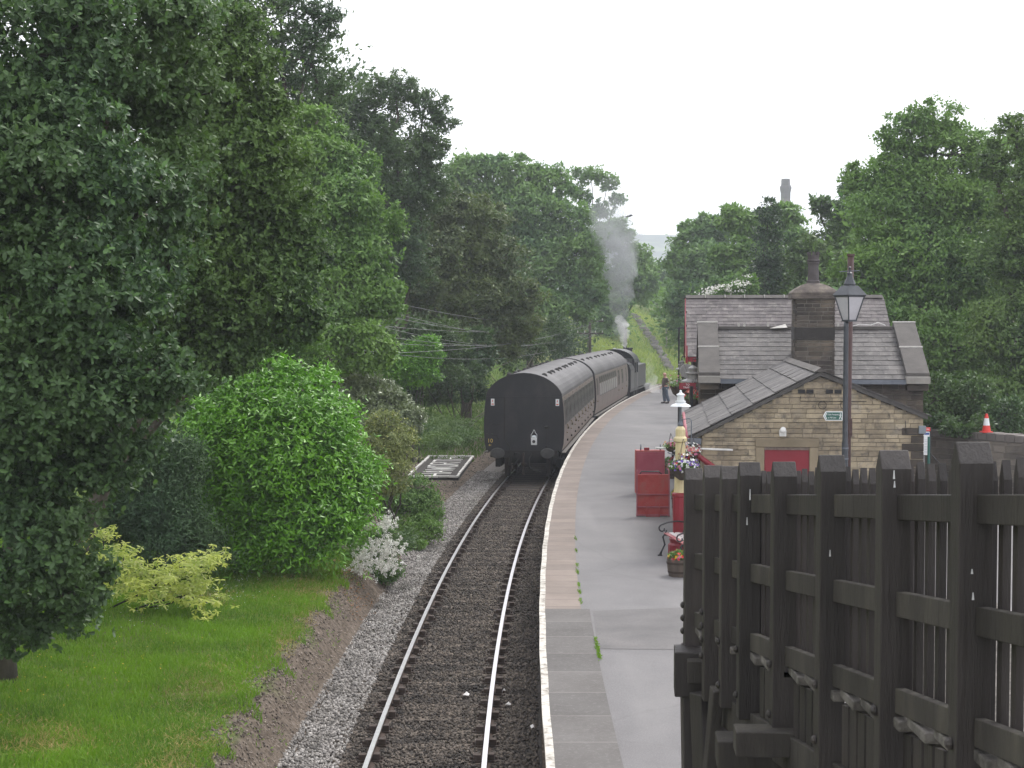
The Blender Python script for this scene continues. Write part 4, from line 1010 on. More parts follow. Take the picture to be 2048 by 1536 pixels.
def coach(s0, label, kind, vents):
    a = trk(s0 + 2.5); b = trk(s0 + CL - 2.5); dv = (b - a).normalized(); h = math.atan2(dv.x, dv.y); o0 = (a + b) / 2 - dv * (CL / 2)
    t = thing('railway_coach', label, 'railway coach', (o0.x, o0.y, 0), -h, 'coaches of the train')
    body = MB(); pts = [(x, z) for x, z in side] + [(-x, z) for x, z in reversed(side)]
    loft(body, pts, [0.02, CL - .02]); bd = body.build('body', M_MAR, t)
    rf = MB(); rp = roofp + [(-x, z) for x, z in reversed(roofp[:-1])]
    loft(rf, rp, [0.0, CL]); rfo = rf.build('roof', M_ROOF, t, smooth=False)
    rb = MB()
    for i in range(13):
        y = .6 + i * (CL - 1.2) / 12
    nv = vents
    for i in range(nv):
        y = 1.0 + (CL - 2.0) * (i + .5 * (i % 2) * .4) / nv
        for sg in (-1, 1):
            v = MB().lathe([(.11, 0), (.12, .05), (.085, .12), (.03, .15), (0, .155)], (sg * .62, y, 3.62), 10); v.build('roof_vent', M_UND, rfo)
    # end panels
    for e, y in ((0, -.0), (1, CL)):
        en = MB(); q = [(x * .998, z) for x, z in side] + [(x * .995, z - .01) for x, z in roofp[1:]] + [(-x * .995, z - .01) for x, z in reversed(roofp[1:-1])] + [(-x * .998, z) for x, z in reversed(side)]
        en.prism(q, y - .02, y + .02, lambda p, z, tt: (p, tt, z)); eo = en.build('end_panel', M_END, t)
        if e == 0 and kind == 'compartment':
            MB().box(-1.30, 1.30, -.05, -.0205, 2.955, 2.985).build('end_rib', M_END, eo)
            MB().box(-.70, -.665, -.04, -.021, 1.45, 2.95).bar((-.68, -.035, 1.47), (-.50, -.035, 1.22), .03, .03).bar((-.50, -.035, 1.24), (-.50, -.035, 1.0), .03, .03).build('lamp_conduit', M_UND, eo)
            for x in (-1.10, 1.17): 
                pn = MB().box(x - .062, x + .062, -.026, -.0205, 2.66, 2.90).build('warning_plate', M_SW, eo)
                MB().add([(x - .01, -.0275, 2.86), (x + .02, -.0275, 2.86), (x + .005, -.0275, 2.82), (x + .022, -.0275, 2.82), (x - .015, -.0275, 2.75), (x, -.0275, 2.795), (x - .02, -.0275, 2.795)], [(0, 1, 2, 3, 4, 5, 6)]).box(x - .04, x + .04, -.0275, -.0265, 2.69, 2.73).build('warning_flash', surf('flash_red', [(.6, .1, .07), (.62, .12, .09)], 4, .5), pn)
            text('lettering', '10', .20, M_YEL, eo, Matrix.Translation((-1.19, -.026, 1.42)) @ FRONT, .001)
            text('lettering', '81', .10, M_YEL, eo, Matrix.Translation((-1.19, -.026, 1.27)) @ FRONT, .001)
            mb = MB().tube([(-1.12, -.05, 1.62), (-.95, -.05, 1.62), (-.90, -.05, 1.50), (-.86, -.05, 1.42), (-.86, -.05, 1.25)], .012, 6)
            mb.tube([(-1.12, -.05, 2.0), (-.85, -.05, 2.0)], .015, 6); mb.build('handrail', M_UND, eo)
            MB().tube([(.80, -.05, 1.25), (.80, -.05, 1.85)], .010, 6).lathe([(.03, 0), (.07, .01), (.09, .05), (.05, .10)], (.80, -.06, 1.87), 10).cbox((.79, -.05, 1.22), (.09, .06, .12)).build('lamp_iron', M_UND, eo)
            # tail lamp
            MB().cbox((.36, -.10, 1.42), (.20, .13, .24)).build('tail_lamp', M_SW, eo, bevel=.01)
            MB().lathe([(.055, 0), (.055, .012)], (.36, -.175, 1.42), 16, Matrix.Rotation(R(90), 4, 'X')).build('lamp_lens', M_DARK, eo)
            MB().lathe([(.08, 0), (.08, .05), (.05, .09)], (.36, -.10, 1.54), 12).build('lamp_chimney', M_GALV, eo)
            MB().tube([(.26, -.10, 1.52), (.26, -.10, 1.66), (.31, -.10, 1.72), (.34, -.10, 1.80), (.36, -.10, 1.83), (.38, -.10, 1.80), (.41, -.10, 1.72), (.46, -.10, 1.66), (.46, -.10, 1.52)], .009, 6).build('lamp_handle', M_SW, eo)
    # buffer beam, buffers, hoses
    for e, y, sg in ((0, 0, -1), (1, CL, 1)):
        bb = MB().box(-1.18, 1.18, y - .06 * (e == 0) - .001, y + .06 * (e == 1) + .001, .85, 1.10).build('buffer_beam', M_UND, t)
        for x in (-.87, .87):
            MB().lathe([(.10, 0), (.10, .30), (.08, .31), (.08, .50)], (x, y, 1.04), 14, Matrix.Rotation(R(-90 * sg), 4, 'X')).lathe([(.08, .50), (.21, .505), (.23, .54), (.20, .565), (.0, .58)], (x, y, 1.04), 20, Matrix.Rotation(R(-90 * sg), 4, 'X') @ Matrix.Diagonal((1.12, .82, 1, 1))).build('buffer', surf('buffer_steel', [(.03, .029, .028), (.06, .058, .055)], 5, .6), t, smooth=False)
        yy = y + sg * .12
        MB().tube([(-.30, yy, .95), (-.30, yy + sg * .05, 1.02), (-.12, yy + sg * .08, 1.0), (-.16, yy + sg * .1, .8), (-.32, yy + sg * .1, .62), (-.48, yy + sg * .05, .60), (-.46, yy, .9)], .032, 8).build('brake_hose', M_UND, t, smooth=True)
        MB().tube([(.30, yy, .98), (.22, yy + sg * .05, .85), (.20, yy + sg * .1, .62), (.30, yy + sg * .1, .46), (.52, yy + sg * .1, .40), (.58, yy + sg * .1, .32)], .036, 8).build('heating_hose', M_UND, t, smooth=True)
        MB().box(-.03, .03, yy - .03, yy + .06, .55, 1.02).tube([(0, yy, .95), (0, yy + sg * .12, .7), (0, yy + sg * .12, .30)], .022, 6).lathe([(.045, 0), (.045, .03)], (0, yy + sg * .12, .27), 10).cbox((0, yy + sg * .12, .66), (.16, .06, .06)).build('coupling', M_IRON, t)
    # underframe, footboards, bogies
    MB().box(-1.15, 1.15, .1, CL - .1, .95, 1.09).box(-.25, .25, 7, 13, .45, .95).box(-1.0, -.4, 8, 10, .42, .93).build('underframe', M_UND, t)
    for sg in (-1, 1):
        MB().box(sg * 1.36 - .07, sg * 1.36 + .07, .25, CL - .25, .985, 1.015).build('footboard', surf('dusty_board', [(.10, .09, .08), (.17, .155, .14)], 6, .9), t)
        MB().box(sg * 1.25 - .02, sg * 1.25 + .02, .1, CL - .1, 1.03, 1.10).build('solebar', M_UND, t)
    for yc in (3.0, CL - 3.0):
        bg = MB().box(-1.02, -.9, yc - 1.75, yc + 1.75, .45, .75).box(.9, 1.02, yc - 1.75, yc + 1.75, .45, .75).box(-1.05, 1.05, yc - .3, yc + .3, .4, .85)
        for sg in (-1, 1):
            for dy in (-1.3, 1.3): bg.box(sg * 1.10 - .09, sg * 1.10 + .09, yc + dy - .16, yc + dy + .16, .36, .66)
            bg.box(sg * 1.12 - .06, sg * 1.12 + .06, yc - .5, yc + .5, .3, .55)
        bo = bg.build('bogie', M_UND, t, bevel=.015)
        for dy in (-1.3, 1.3):
            for sg in (-1, 1): MB().lathe([(.49, -.02), (.49, .0), (.457, .01), (.457, .12), (.40, .13), (.1, .11)], (sg * .70, yc + dy, .457), 28, Matrix.Rotation(R(90 * sg), 4, 'Y')).build('wheel', M_IRON, bo)
    # windows and doors
    for sg in (1, -1):
        if kind == 'compartment':
            nm = 9; L = (CL - .7) / nm
            for i in range(nm):
                y0 = .35 + i * L; c = y0 + L / 2
                for w0, w1 in ((c - .96, c - .40), (c + .40, c + .96)):
                    fr = MB(); win(fr, w0 - .03, w1 + .03, 1.97, 2.83, sg, .004); fo = fr.build('window_frame', M_END, t)
                    wn = MB(); win(wn, w0, w1, 2.0, 2.8, sg, .010); wn.build('pane', M_WIN, fo)
                d_ = MB(); win(d_, c - .33, c + .33, 1.14, 2.93, sg, .007); do = d_.build('door', M_MAR, t)
                wn = MB(); win(wn, c - .25, c + .25, 1.99, 2.80, sg, .013); wn.build('door_window', M_WIN, do)
                sm = MB(); win(sm, c - .345, c - .331, 1.14, 2.93, sg, .0035); win(sm, c + .331, c + .345, 1.14, 2.93, sg, .0035); sm.build('door_gap', M_DARK, do)
                for z in (1.35, 1.78): MB().cbox((sg * (sx_at(z) + .02), c + .36, z), (.05, .09, .07)).build('hinge', M_UND, do)
                MB().tube([(sg * (sx_at(1.9) + .01), c - .24, 1.96), (sg * (sx_at(1.9) + .06), c - .24, 1.88), (sg * (sx_at(1.8) + .03), c - .24, 1.78)], .018, 6).cbox((sg * (sx_at(1.7) + .03), c - .28, 1.66), (.04, .11, .04)).build('door_handle', M_BRASS, do)
        else:
            ys = [.5, 1.9, 3.0, 4.1, 5.2, 6.3, 7.4, 8.5, 9.6, 10.7]
            for i, y0 in enumerate(ys):
                if i in (0,):
                    d_ = MB(); win(d_, y0, y0 + .7, 1.14, 2.93, sg, .007); do = d_.build('door', M_MAR, t); wn = MB(); win(wn, y0 + .1, y0 + .6, 2.0, 2.8, sg, .012); wn.build('door_window', M_WIN, do)
                    MB().cbox((sg * (sx_at(1.7) + .03), y0 + .12, 1.7), (.05, .1, .05)).build('door_handle', M_BRASS, do); continue
                fr = MB(); win(fr, y0, y0 + .86, 1.90, 2.86, sg, .004); fo = fr.build('window_frame', M_END, t)
                wn = MB(); win(wn, y0 + .04, y0 + .82, 1.94, 2.50, sg, .010); wn.build('pane', M_WIN2, fo)
                wn = MB(); win(wn, y0 + .04, y0 + .82, 2.54, 2.82, sg, .010); wn.build('toplight', M_WIN, fo)
            for y0, dw in ((12.6, 1.1), (15.0, 1.1), (18.0, .7)):
                d_ = MB(); win(d_, y0, y0 + dw, 1.14, 2.93, sg, .007); do = d_.build('door', M_MAR, t)
                sm = MB(); win(sm, y0 - .014, y0 - .001, 1.14, 2.93, sg, .0035); win(sm, y0 + dw + .001, y0 + dw + .014, 1.14, 2.93, sg, .0035); sm.build('door_gap', M_DARK, do)
                wn = MB(); win(wn, y0 + .1, y0 + .45, 2.0, 2.8, sg, .012)
                if dw > 1: win(wn, y0 + .62, y0 + .97, 2.0, 2.8, sg, .012)
                wn.build('door_window', M_WIN, do)
                MB().cbox((sg * (sx_at(1.7) + .03), y0 + .12, 1.7), (.05, .1, .05)).build('door_handle', M_BRASS, do)
    return t
S1 = 53.4 - Y0
coach(S1, 'rear maroon compartment coach with black end, yellow 10 and tail lamp', 'compartment', 10)
coach(S1 + CL + 1.1, 'second dusty maroon coach with larger windows, coupled behind the engine', 'open', 9)
# engine
def loco():
    s0 = S1 + 2 * CL + 2.6; LL = 13.2
    a = trk(s0 + 1.5); b = trk(s0 + LL - 1.5); dv = (b - a).normalized(); h = math.atan2(dv.x, dv.y); o0 = (a + b) / 2 - dv * (LL / 2)
    t = thing('steam_locomotive', 'black steam tank engine with arched cab roof at the head of the train', 'locomotive', (o0.x, o0.y, 0), -h)
    M_L = surf('engine_black', [(.008, .008, .010), (.015, .015, .018), (.035, .033, .033)], 1.2, .4, spec=.5)
    M_LS = surf('grimy_tank_side', [(.014, .013, .014), (.030, .028, .029), (.055, .052, .052)], .8, .35, sc=(1, 1, .3))
    # bunker with inward-curved top
    bp = [(-1.32, 1.25), (1.32, 1.25), (1.33, 2.55), (1.22, 2.85), (1.10, 2.98), (-1.10, 2.98), (-1.22, 2.85), (-1.33, 2.55)]
    mb = MB(); loft(mb, bp, [.4, 2.5]); bk = mb.build('bunker', M_L, t)
    MB().box(1.331, 1.336, .55, 2.4, 1.35, 2.5).build('bunker_side', M_LS, bk)
    mb = MB(); loft(mb, [(-1.0, 2.98), (1.0, 2.98), (.85, 3.2), (.3, 3.34), (-.4, 3.28), (-.9, 3.12)], [.7, 2.3]); mb.build('coal', surf('coal', [(.008, .008, .009), (.03, .03, .032)], 9, .5, bump=1), bk)
    MB().box(.88, 1.06, .365, .398, 2.20, 2.48).build('warning_plate', M_SW, bk)
    MB().tube([(.8, .36, 2.0), (1.1, .36, 2.0)], .015, 6).tube([(.9, .3, 1.3), (.9, .3, 2.0)], .012, 6).build('handrail', M_LEAD, bk)
    MB().tube([(-.9, .36, 1.5), (-.9, .36, 2.8)], .015, 6).build('ladder', M_LEAD, bk)
    # cab
    cb = MB()
    for x in (-1.33, 1.31): cb.box(x, x + .02, 2.5, 4.6, 1.25, 2.3).box(x, x + .02, 2.5, 2.62, 2.3, 3.05).box(x, x + .02, 3.3, 3.6, 2.3, 3.05).box(x, x + .02, 4.4, 4.6, 2.3, 3.05)
    cb.box(-1.3, 1.3, 4.56, 4.6, 1.25, 3.1).box(-1.3, 1.3, 2.5, 2.54, 1.25, 2.45); co = cb.build('cab', M_L, t)
    MB().box(1.332, 1.337, 3.6, 4.5, 1.35, 2.25).build('cab_side_panel', M_LS, co)
    arc = [(1.36 * math.sin(R(k)), 2.95 + .85 * math.cos(R(k)) ** .95) for k in range(-88, 89, 11)]
    inn = [(x * .965, z - .05) for x, z in reversed(arc)]
    k = len(arc); mb = MB(); ar = arc + inn; nA = len(ar)
    vs = [(x, y, z) for y in (2.2, 4.75) for x, z in ar]; fs = [(i, i + 1, nA + i + 1, nA + i) for i in range(k - 1)] + [(k + i, k + i + 1, nA + k + i + 1, nA + k + i) for i in range(k - 1)]
    fs += [(i, i + 1, nA - 2 - i, nA - 1 - i) for i in range(k - 1)] + [(nA + i, nA + i + 1, 2 * nA - 2 - i, 2 * nA - 1 - i) for i in range(k - 1)]
    fs += [(0, nA, 2 * nA - 1, nA - 1), (k - 1, k, nA + k, nA + k - 1)]
    mb.add(vs, fs); mb.build('cab_roof', M_L, co)
    # spectacle plate above bunker: closes the arch at the front of the cab
    mb = MB(); mb.prism([(x * .94, z - .06) for x, z in arc], 4.50, 4.55, lambda p, q, tt: (p, tt, q)); mb.build('spectacle_plate', M_L, co)
    [MB().box(x, x + .4, 4.48, 4.5, 2.75, 3.15).build('cab_window', M_SW, co) for x in (.55, -.95)]
    # side tanks, boiler, smokebox
    for x in (-1.32, .72): MB().box(x, x + .60, 4.62, 9.2, 1.3, 2.75).build('side_tank', M_L, t, bevel=.06)
    MB().lathe([(.72, 4.6), (.72, 9.8)], (0, 0, 2.45), 24, Matrix.Rotation(R(-90), 4, 'X')).build('boiler', M_L, t, smooth=False)
    sbx = MB().lathe([(.76, 0), (.76, 1.7), (.7, 1.74), (.3, 1.85), (0, 1.87)], (0, 9.8, 2.45), 24, Matrix.Rotation(R(-90), 4, 'X')).build('smokebox', M_L, t)
    MB().lathe([(.26, 2.95), (.22, 3.2), (.20, 3.62), (.26, 3.66), (.26, 3.75), (.18, 3.75)], (0, 10.9, 0), 18).build('chimney', M_L, t)
    MB().lathe([(.34, 3.05), (.32, 3.4), (.24, 3.55), (.1, 3.62), (0, 3.63)], (0, 7.9, 0), 18).build('dome', M_L, t)
    MB().lathe([(.14, 3.1), (.14, 3.5), (.10, 3.8), (0, 3.82)], (-.35, 5.5, 0), 12).build('safety_valve', surf('bright_valve', [(.5, .5, .5), (.7, .7, .7)], 4, .3), t)
    MB().box(-1.3, 1.3, .3, 12.4, 1.15, 1.25).build('running_plate', M_L, t)
    for y, sg in ((.3, -1), (12.4, 1)):
        MB().box(-1.25, 1.25, y - .04, y + .04, .8, 1.25).build('buffer_beam', M_L, t)
        for x in (-.87, .87): MB().lathe([(.12, 0), (.09, .35), (.23, .36), (.22, .42), (0, .44)], (x, y, 1.04), 16, Matrix.Rotation(R(-90 * sg), 4, 'X')).build('buffer', M_UND, t)
    fr = MB().box(-.6, .6, .5, 12.2, .5, 1.14).box(.7, 1.25, 9.8, 11.0, .55, 1.2).box(-1.25, -.7, 9.8, 11.0, .55, 1.2).build('frame', M_UND, t)
    for y, r in ((1.6, .46), (4.2, .76), (6.2, .76), (8.2, .76), (10.7, .46)):
        for sg in (-1, 1): MB().lathe([(r + .03, -.02), (r + .03, 0), (r, .01), (r, .12), (r - .08, .13), (.1, .10)], (sg * .72, y, r), 26, Matrix.Rotation(R(90 * sg), 4, 'Y')).build('wheel', M_IRON, fr)
    MB().box(1.05, 1.30, 2.3, 2.75, .35, 1.2).box(1.0, 1.3, 2.2, 2.9, .35, .39).box(1.0, 1.3, 2.2, 2.9, .75, .79).build('cab_steps', M_UND, t)
    MB().tube([(1.34, .6, 1.42), (1.34, .6, 1.42)], .01, 4)
    return t, o0, dv
LOC, LO, LDV = loco()
CHIM = LO + LDV * 10.9

# smoke and steam
def smokemat(name, col, dens, scale, fall=True, zr=(0, 1)):
    m, nt, out = newmat(name); v = nt.nodes.new('ShaderNodeVolumePrincipled'); v.inputs['Color'].default_value = c4(col); v.inputs['Anisotropy'].default_value = .2
    nf = noise(nt, scale, 5, .6, dist=.8); r = nt.nodes.new('ShaderNodeMapRange'); r.inputs[1].default_value = .30; r.inputs[2].default_value = .72; r.inputs[3].default_value = 0; r.inputs[4].default_value = dens
    nt.links.new(nf, r.inputs[0])
    tc = nt.nodes.new('ShaderNodeTexCoord'); sp = nt.nodes.new('ShaderNodeSeparateXYZ'); nt.links.new(tc.outputs['Object'], sp.inputs[0])
    h = nt.nodes.new('ShaderNodeMapRange'); h.inputs[1].default_value = zr[0]; h.inputs[2].default_value = zr[1]; h.inputs[3].default_value = 1; h.inputs[4].default_value = .12
    nt.links.new(sp.outputs['Z'], h.inputs[0]); mu = nt.nodes.new('ShaderNodeMath'); mu.operation = 'MULTIPLY'; nt.links.new(r.outputs[0], mu.inputs[0]); nt.links.new(h.outputs[0], mu.inputs[1])
    nt.links.new(mu.outputs[0], v.inputs['Density']); nt.links.new(v.outputs[0], out.inputs['Volume']); return m
def plume(name, pts, mat, lab):
    # pts: (px, py, rpx, Y)
    P = []; Rr = []
    for i in range(len(pts) - 1):
        for k in range(4):
            a = k / 4; q = [pts[i][j] * (1 - a) + pts[i + 1][j] * a for j in range(4)]
            P.append(at(q[0] + 3 * math.sin(len(P) * 1.7), q[1], q[3])); Rr.append(q[2] / FPX * q[3] * (1 + .14 * math.sin(len(P) * 2.3)))
    q = pts[-1]; P.append(at(q[0], q[1], q[3])); Rr.append(q[2] * .5 / FPX * q[3])
    o = MB().tube(P, Rr, 16).build(name, mat, smooth=True); o['label'] = lab; o['category'] = 'smoke'; return o
plume('smoke_plume', [(1243, 694, 7, 107), (1238, 640, 15, 107), (1240, 590, 26, 107), (1238, 530, 40, 107), (1232, 480, 50, 107), (1222, 440, 46, 107), (1228, 400, 34, 107), (1232, 350, 28, 107)],
      smokemat('chimney_smoke', (.60, .61, .64), .85, .36, zr=(9, 15)), 'grey smoke plume rising and thinning above the engine chimney')
plume('steam_jet', [(1246, 692, 6, 105.5), (1250, 672, 9, 105.5), (1244, 650, 12, 105.5), (1238, 630, 8, 105.5)], smokemat('white_steam', (1, 1, 1), 4.0, 1.2, zr=(3, 9)), 'small bright jet of steam above the engine safety valve')
plume('cylinder_steam', [(1306, 786, 14, 99.5), (1302, 765, 13, 99.5), (1300, 735, 8, 99.5), (1299, 712, 4, 99.5)], smokemat('leaking_steam', (1, 1, 1), 1.6, 1.0, zr=(.5, 4)), 'white steam drifting beside the engine at platform level')

# ================================================================= MAN ON THE PLATFORM
def skin(name, nodes, edges, mat, parent, sub=2, root=0):
    me = bpy.data.meshes.new(name); me.from_pydata([n_[:3] for n_ in nodes], edges, []); o = bpy.data.objects.new(name, me); COL.objects.link(o)
    sk = o.modifiers.new('s', 'SKIN'); sk.use_smooth_shade = True
    o.modifiers.new('u', 'SUBSURF').levels = sub; o.modifiers['u'].render_levels = sub
    for i, n_ in enumerate(nodes):
        r_ = n_[3]; ry = n_[4] if len(n_) > 4 else r_
        me.skin_vertices[0].data[i].radius = (r_, ry)
    me.skin_vertices[0].data[root].use_root = True
    bpy.context.view_layer.update()
    m2 = bpy.data.meshes.new_from_object(o.evaluated_get(bpy.context.evaluated_depsgraph_get())); bpy.data.objects.remove(o)
    m2.materials.clear(); m2.materials.append(mat); m2.name = name
    q = bpy.data.objects.new(name, m2); COL.objects.link(q); q.parent = parent; return q
def man():
    p = on(1330, 807, PZ); t = thing('person', 'bald man in brown T-shirt and blue jeans standing on the platform facing the train', 'person', (p.x, p.y, PZ), R(100)); t.scale = (1.2, 1.2, 1.0)
    # local: faces +Y, height 1.78
    S_ = surf('skin_tone', [(.42, .22, .16), (.48, .26, .19)], 5, .5)
    nodes = [(0, 0, .95, .14, .11), (0, .0, 1.15, .15, .12), (0, -.01, 1.38, .17, .11), (0, -.01, 1.47, .08, .07), (0, .005, 1.53, .055, .055), (0, .015, 1.60, .075, .085), (0, .012, 1.69, .085, .10), (0, .0, 1.755, .05, .06),
             (.11, 0, .88, .085), (.12, .02, .50, .062), (.12, -.03, .10, .043), (.125, .04, .055, .028, .026), (.125, .10, .045, .022, .02),
             (-.11, 0, .88, .085), (-.12, -.05, .50, .062), (-.12, -.16, .11, .043), (-.125, -.10, .055, .028, .026), (-.125, -.04, .045, .022, .02),
             (.20, -.01, 1.42, .055), (.25, -.03, 1.14, .042), (.27, .10, .93, .033), (.27, .15, .87, .03, .02),
             (-.20, -.02, 1.42, .055), (-.27, -.12, 1.16, .042), (-.25, -.18, .94, .033), (-.22, -.18, .86, .03, .02)]
    ed = [(0, 1), (1, 2), (2, 3), (3, 4), (4, 5), (5, 6), (6, 7), (0, 8), (8, 9), (9, 10), (10, 11), (11, 12), (0, 13), (13, 14), (14, 15), (15, 16), (16, 17), (2, 18), (18, 19), (19, 20), (20, 21), (2, 22), (22, 23), (23, 24), (24, 25)]
    k = len(nodes)
    for (hx, hy, hz, sg) in ((.27, .15, .87, 1), (-.22, -.18, .86, -1)):
        hi = 21 if sg == 1 else 25
        for f in range(4):
            nodes.append((hx - .03 + f * .02, hy + .02, hz - .05, .0085)); nodes.append((hx - .03 + f * .02, hy + .015, hz - .09 + abs(f - 1.5) * .008, .007)); ed += [(hi, k), (k, k + 1)]; k += 2
        nodes.append((hx - sg * .045, hy + .03, hz - .02, .009)); ed.append((hi, k)); k += 1
    nodes += [(0, .115, 1.645, .014)]; ed.append((6, k)); k += 1           # nose
    nodes += [(.088, 0, 1.65, .014, .02), (-.088, 0, 1.65, .014, .02)]; ed += [(6, k), (6, k + 1)]
    skin('body', nodes, ed, S_, t)
    sh_ = [(0, .0, .86, .175, .145), (0, .02, 1.08, .175, .155), (0, .0, 1.38, .19, .125), (0, -.01, 1.47, .10, .085), (.205, -.01, 1.42, .075), (.245, -.03, 1.20, .068), (-.205, -.02, 1.42, .075), (-.262, -.10, 1.22, .068)]
    skin('shirt', sh_, [(0, 1), (1, 2), (2, 3), (2, 4), (4, 5), (2, 6), (6, 7)], surf('brown_shirt', [(.075, .05, .042), (.12, .085, .07)], 9, .9), t)
    jn = [(0, 0, .99, .155, .130), (.105, 0, .86, .105), (.12, .025, .50, .085), (.12, -.03, .08, .075), (-.105, 0, .86, .105), (-.12, -.045, .50, .085), (-.12, -.155, .09, .075)]
    skin('jeans', jn, [(0, 1), (1, 2), (2, 3), (0, 4), (4, 5), (5, 6)], surf('blue_denim', [(.06, .08, .11), (.10, .13, .17)], 8, .9), t)
    for x, y in ((.125, .03), (-.125, -.10)):
        skin('shoe', [(x, y - .08, .055, .06, .055), (x, y + .03, .055, .062, .052), (x, y + .15, .04, .052, .036)], [(0, 1), (1, 2)], M_UND, t)
    mb = MB()
    for x in (-.032, .032): mb.lathe([(.0, 0), (.011, .002), (.0, .004)], (x, .108, 1.672), 8, Matrix.Rotation(R(-90), 4, 'X'))
    mb.build('eye', M_DARK, t)
    MB().box(-.025, .025, .104, .112, 1.596, 1.603).build('mouth', surf('lip', [(.3, .1, .09), (.32, .12, .1)], 5, .5), t)
man()
# ================================================================= VEGETATION
M_BARK = surf('bark', [(.035, .028, .022), (.07, .058, .045), (.12, .10, .08)], 2.5, .9, bump=.8, sc=(1, 1, .3))
L_OAK = leafmat('oak_leaf', (0.041, 0.080, 0.044), (0.078, 0.136, 0.067), .28, .42, hue=(0.130, 0.246, 0.078))
L_SYC = leafmat('sycamore_leaf', (0.046, 0.093, 0.035), (0.095, 0.163, 0.054), .30, .45, hue=(0.150, 0.258, 0.068))
L_DRK = leafmat('dark_leaf', (0.036, 0.072, 0.036), (0.077, 0.131, 0.061), .25, .5)
L_BRN = leafmat('olive_leaf', (0.054, 0.088, 0.041), (0.104, 0.144, 0.068), .28, .5, hue=(0.153, 0.162, 0.072))
L_MID = leafmat('mid_green_leaf', (0.065, 0.138, 0.045), (0.130, 0.234, 0.073), .30, .5, hue=(0.194, 0.324, 0.081))
L_LAU = leafmat('laurel_leaf', (.058, .155, .018), (.125, .31, .026), .22, .3, hue=(.21, .44, .045), big=1.0, spec=.45)
L_RHO = leafmat('rhododendron_leaf', (0.075, 0.105, 0.075), (0.150, 0.195, 0.135), .15, .35, spec=.5)
L_VAR = leafmat('variegated_leaf', (0.11, 0.15, 0.07), (0.2, 0.24, 0.11), .25, .5, hue=(0.52, 0.5, 0.16))
L_YEL = leafmat('golden_leaf', (0.306, 0.391, 0.085), (0.468, 0.527, 0.170), .35, .5, hue=(0.612, 0.595, 0.323), big=2)
L_CON = leafmat('conifer_leaf', (0.036, 0.083, 0.039), (0.075, 0.135, 0.068), .15, .6)
L_IVY = leafmat('ivy_leaf', (0.026, 0.058, 0.031), (0.058, 0.104, 0.052), .12, .4)
L_FAR = leafmat('far_hazed_leaf', (0.078, 0.154, 0.073), (0.148, 0.252, 0.113), .3, .6, hue=(0.209, 0.330, 0.122))  # lightened leaf colour carries part of the distance haze

def world_blobs(bl):
    out = []
    for b in bl:
        cx, cy, rx, ry, D = b[:5]; s = FPX / D; c = at(cx, cy, D)
        rd = b[5] if len(b) > 5 else .8 * (rx + ry) / 2 / s
        out.append((np.array(c), np.array([rx / s, rd, ry / s])))
    return out
def crown_mesh(name, bl, n, L, Wr, mat, parent, sub=14, srad=.30, k=1, full=True, droop=.15, fill=.35, up=.7, flat=.6, edge=.5, upright=0):
    WB = world_blobs(bl); A = np.array([r[0] * r[2] for c, r in WB]); A = A / A.sum()
    PP = []; DD = []; UU = []; twigs = []
    for (c, r), a in zip(WB, A):
        m = max(8, int(round(sub * 2.4 * (a * len(WB)) ** .5)))
        u = nrm(RG.normal(size=(m, 3))); u[:, 1] = np.where(RG.random(m) < .78, -np.abs(u[:, 1]), u[:, 1])
        sc = c + u * r * (edge + (1 - edge) * RG.random((m, 1)) ** .6)
        sr = srad * r.mean() * (.4 + 1.0 * RG.random(m))
        twigs.append((c, sc))
        q = max(1, int(n * a)); j = RG.integers(0, m, q); dr = nrm(RG.normal(size=(q, 3)) + np.array([0, -.25, .3]))
        P = sc[j] + dr * (sr[j] * (fill + (1 - fill) * RG.random(q) ** .5) * np.exp(RG.normal(size=q) * .38))[:, None] * np.array([1.15, 1.15, flat])
        o = nrm(P - c); tip = nrm(dr * .7 + o * .5 + RG.normal(size=(q, 3)) * .35 + np.array([0, 0, upright - droop]))
        ph0 = RG.random(q) * 6.28; e1 = nrm(np.cross(tip, RG.normal(size=(q, 3)))); e2 = np.cross(tip, e1)
        for i in range(k):
            if k == 1: d = tip + RG.normal(size=(q, 3)) * .45
            else:
                ph = ph0 + i * 6.283 / k; d = tip * .45 + (e1 * np.cos(ph)[:, None] + e2 * np.sin(ph)[:, None]) * .9 + RG.normal(size=(q, 3)) * .15 + np.array([0, 0, -.12])
            PP.append(P + RG.normal(size=(q, 3)) * L * .08); DD.append(d); UU.append(tip * .6 + np.array([0, 0, up]) + RG.normal(size=(q, 3)) * .4)
    P = np.concatenate(PP); D = np.concatenate(DD); U = np.concatenate(UU); N_ = len(P)
    ln = L * (.6 + .7 * RG.random(N_))
    V, F = leaves(P, D, U, ln, ln * Wr, full)
    return npmesh(name, V, F, mat, parent), twigs
def limb(mb, a, b, r0, r1, seg=7, wob=.12, n=5):
    a = Vector(a); b = Vector(b); L = (b - a).length; pts = []
    for i in range(n + 1):
        t = i / n; p = a.lerp(b, t); w_ = L * wob * math.sin(math.pi * t)
        p = p + Vector((random.uniform(-1, 1), random.uniform(-1, 1), random.uniform(-.2, .8))) * w_ * .5; pts.append(p)
    mb.tube(pts, [r0 + (r1 - r0) * (i / n) for i in range(n + 1)], seg, cap=False)
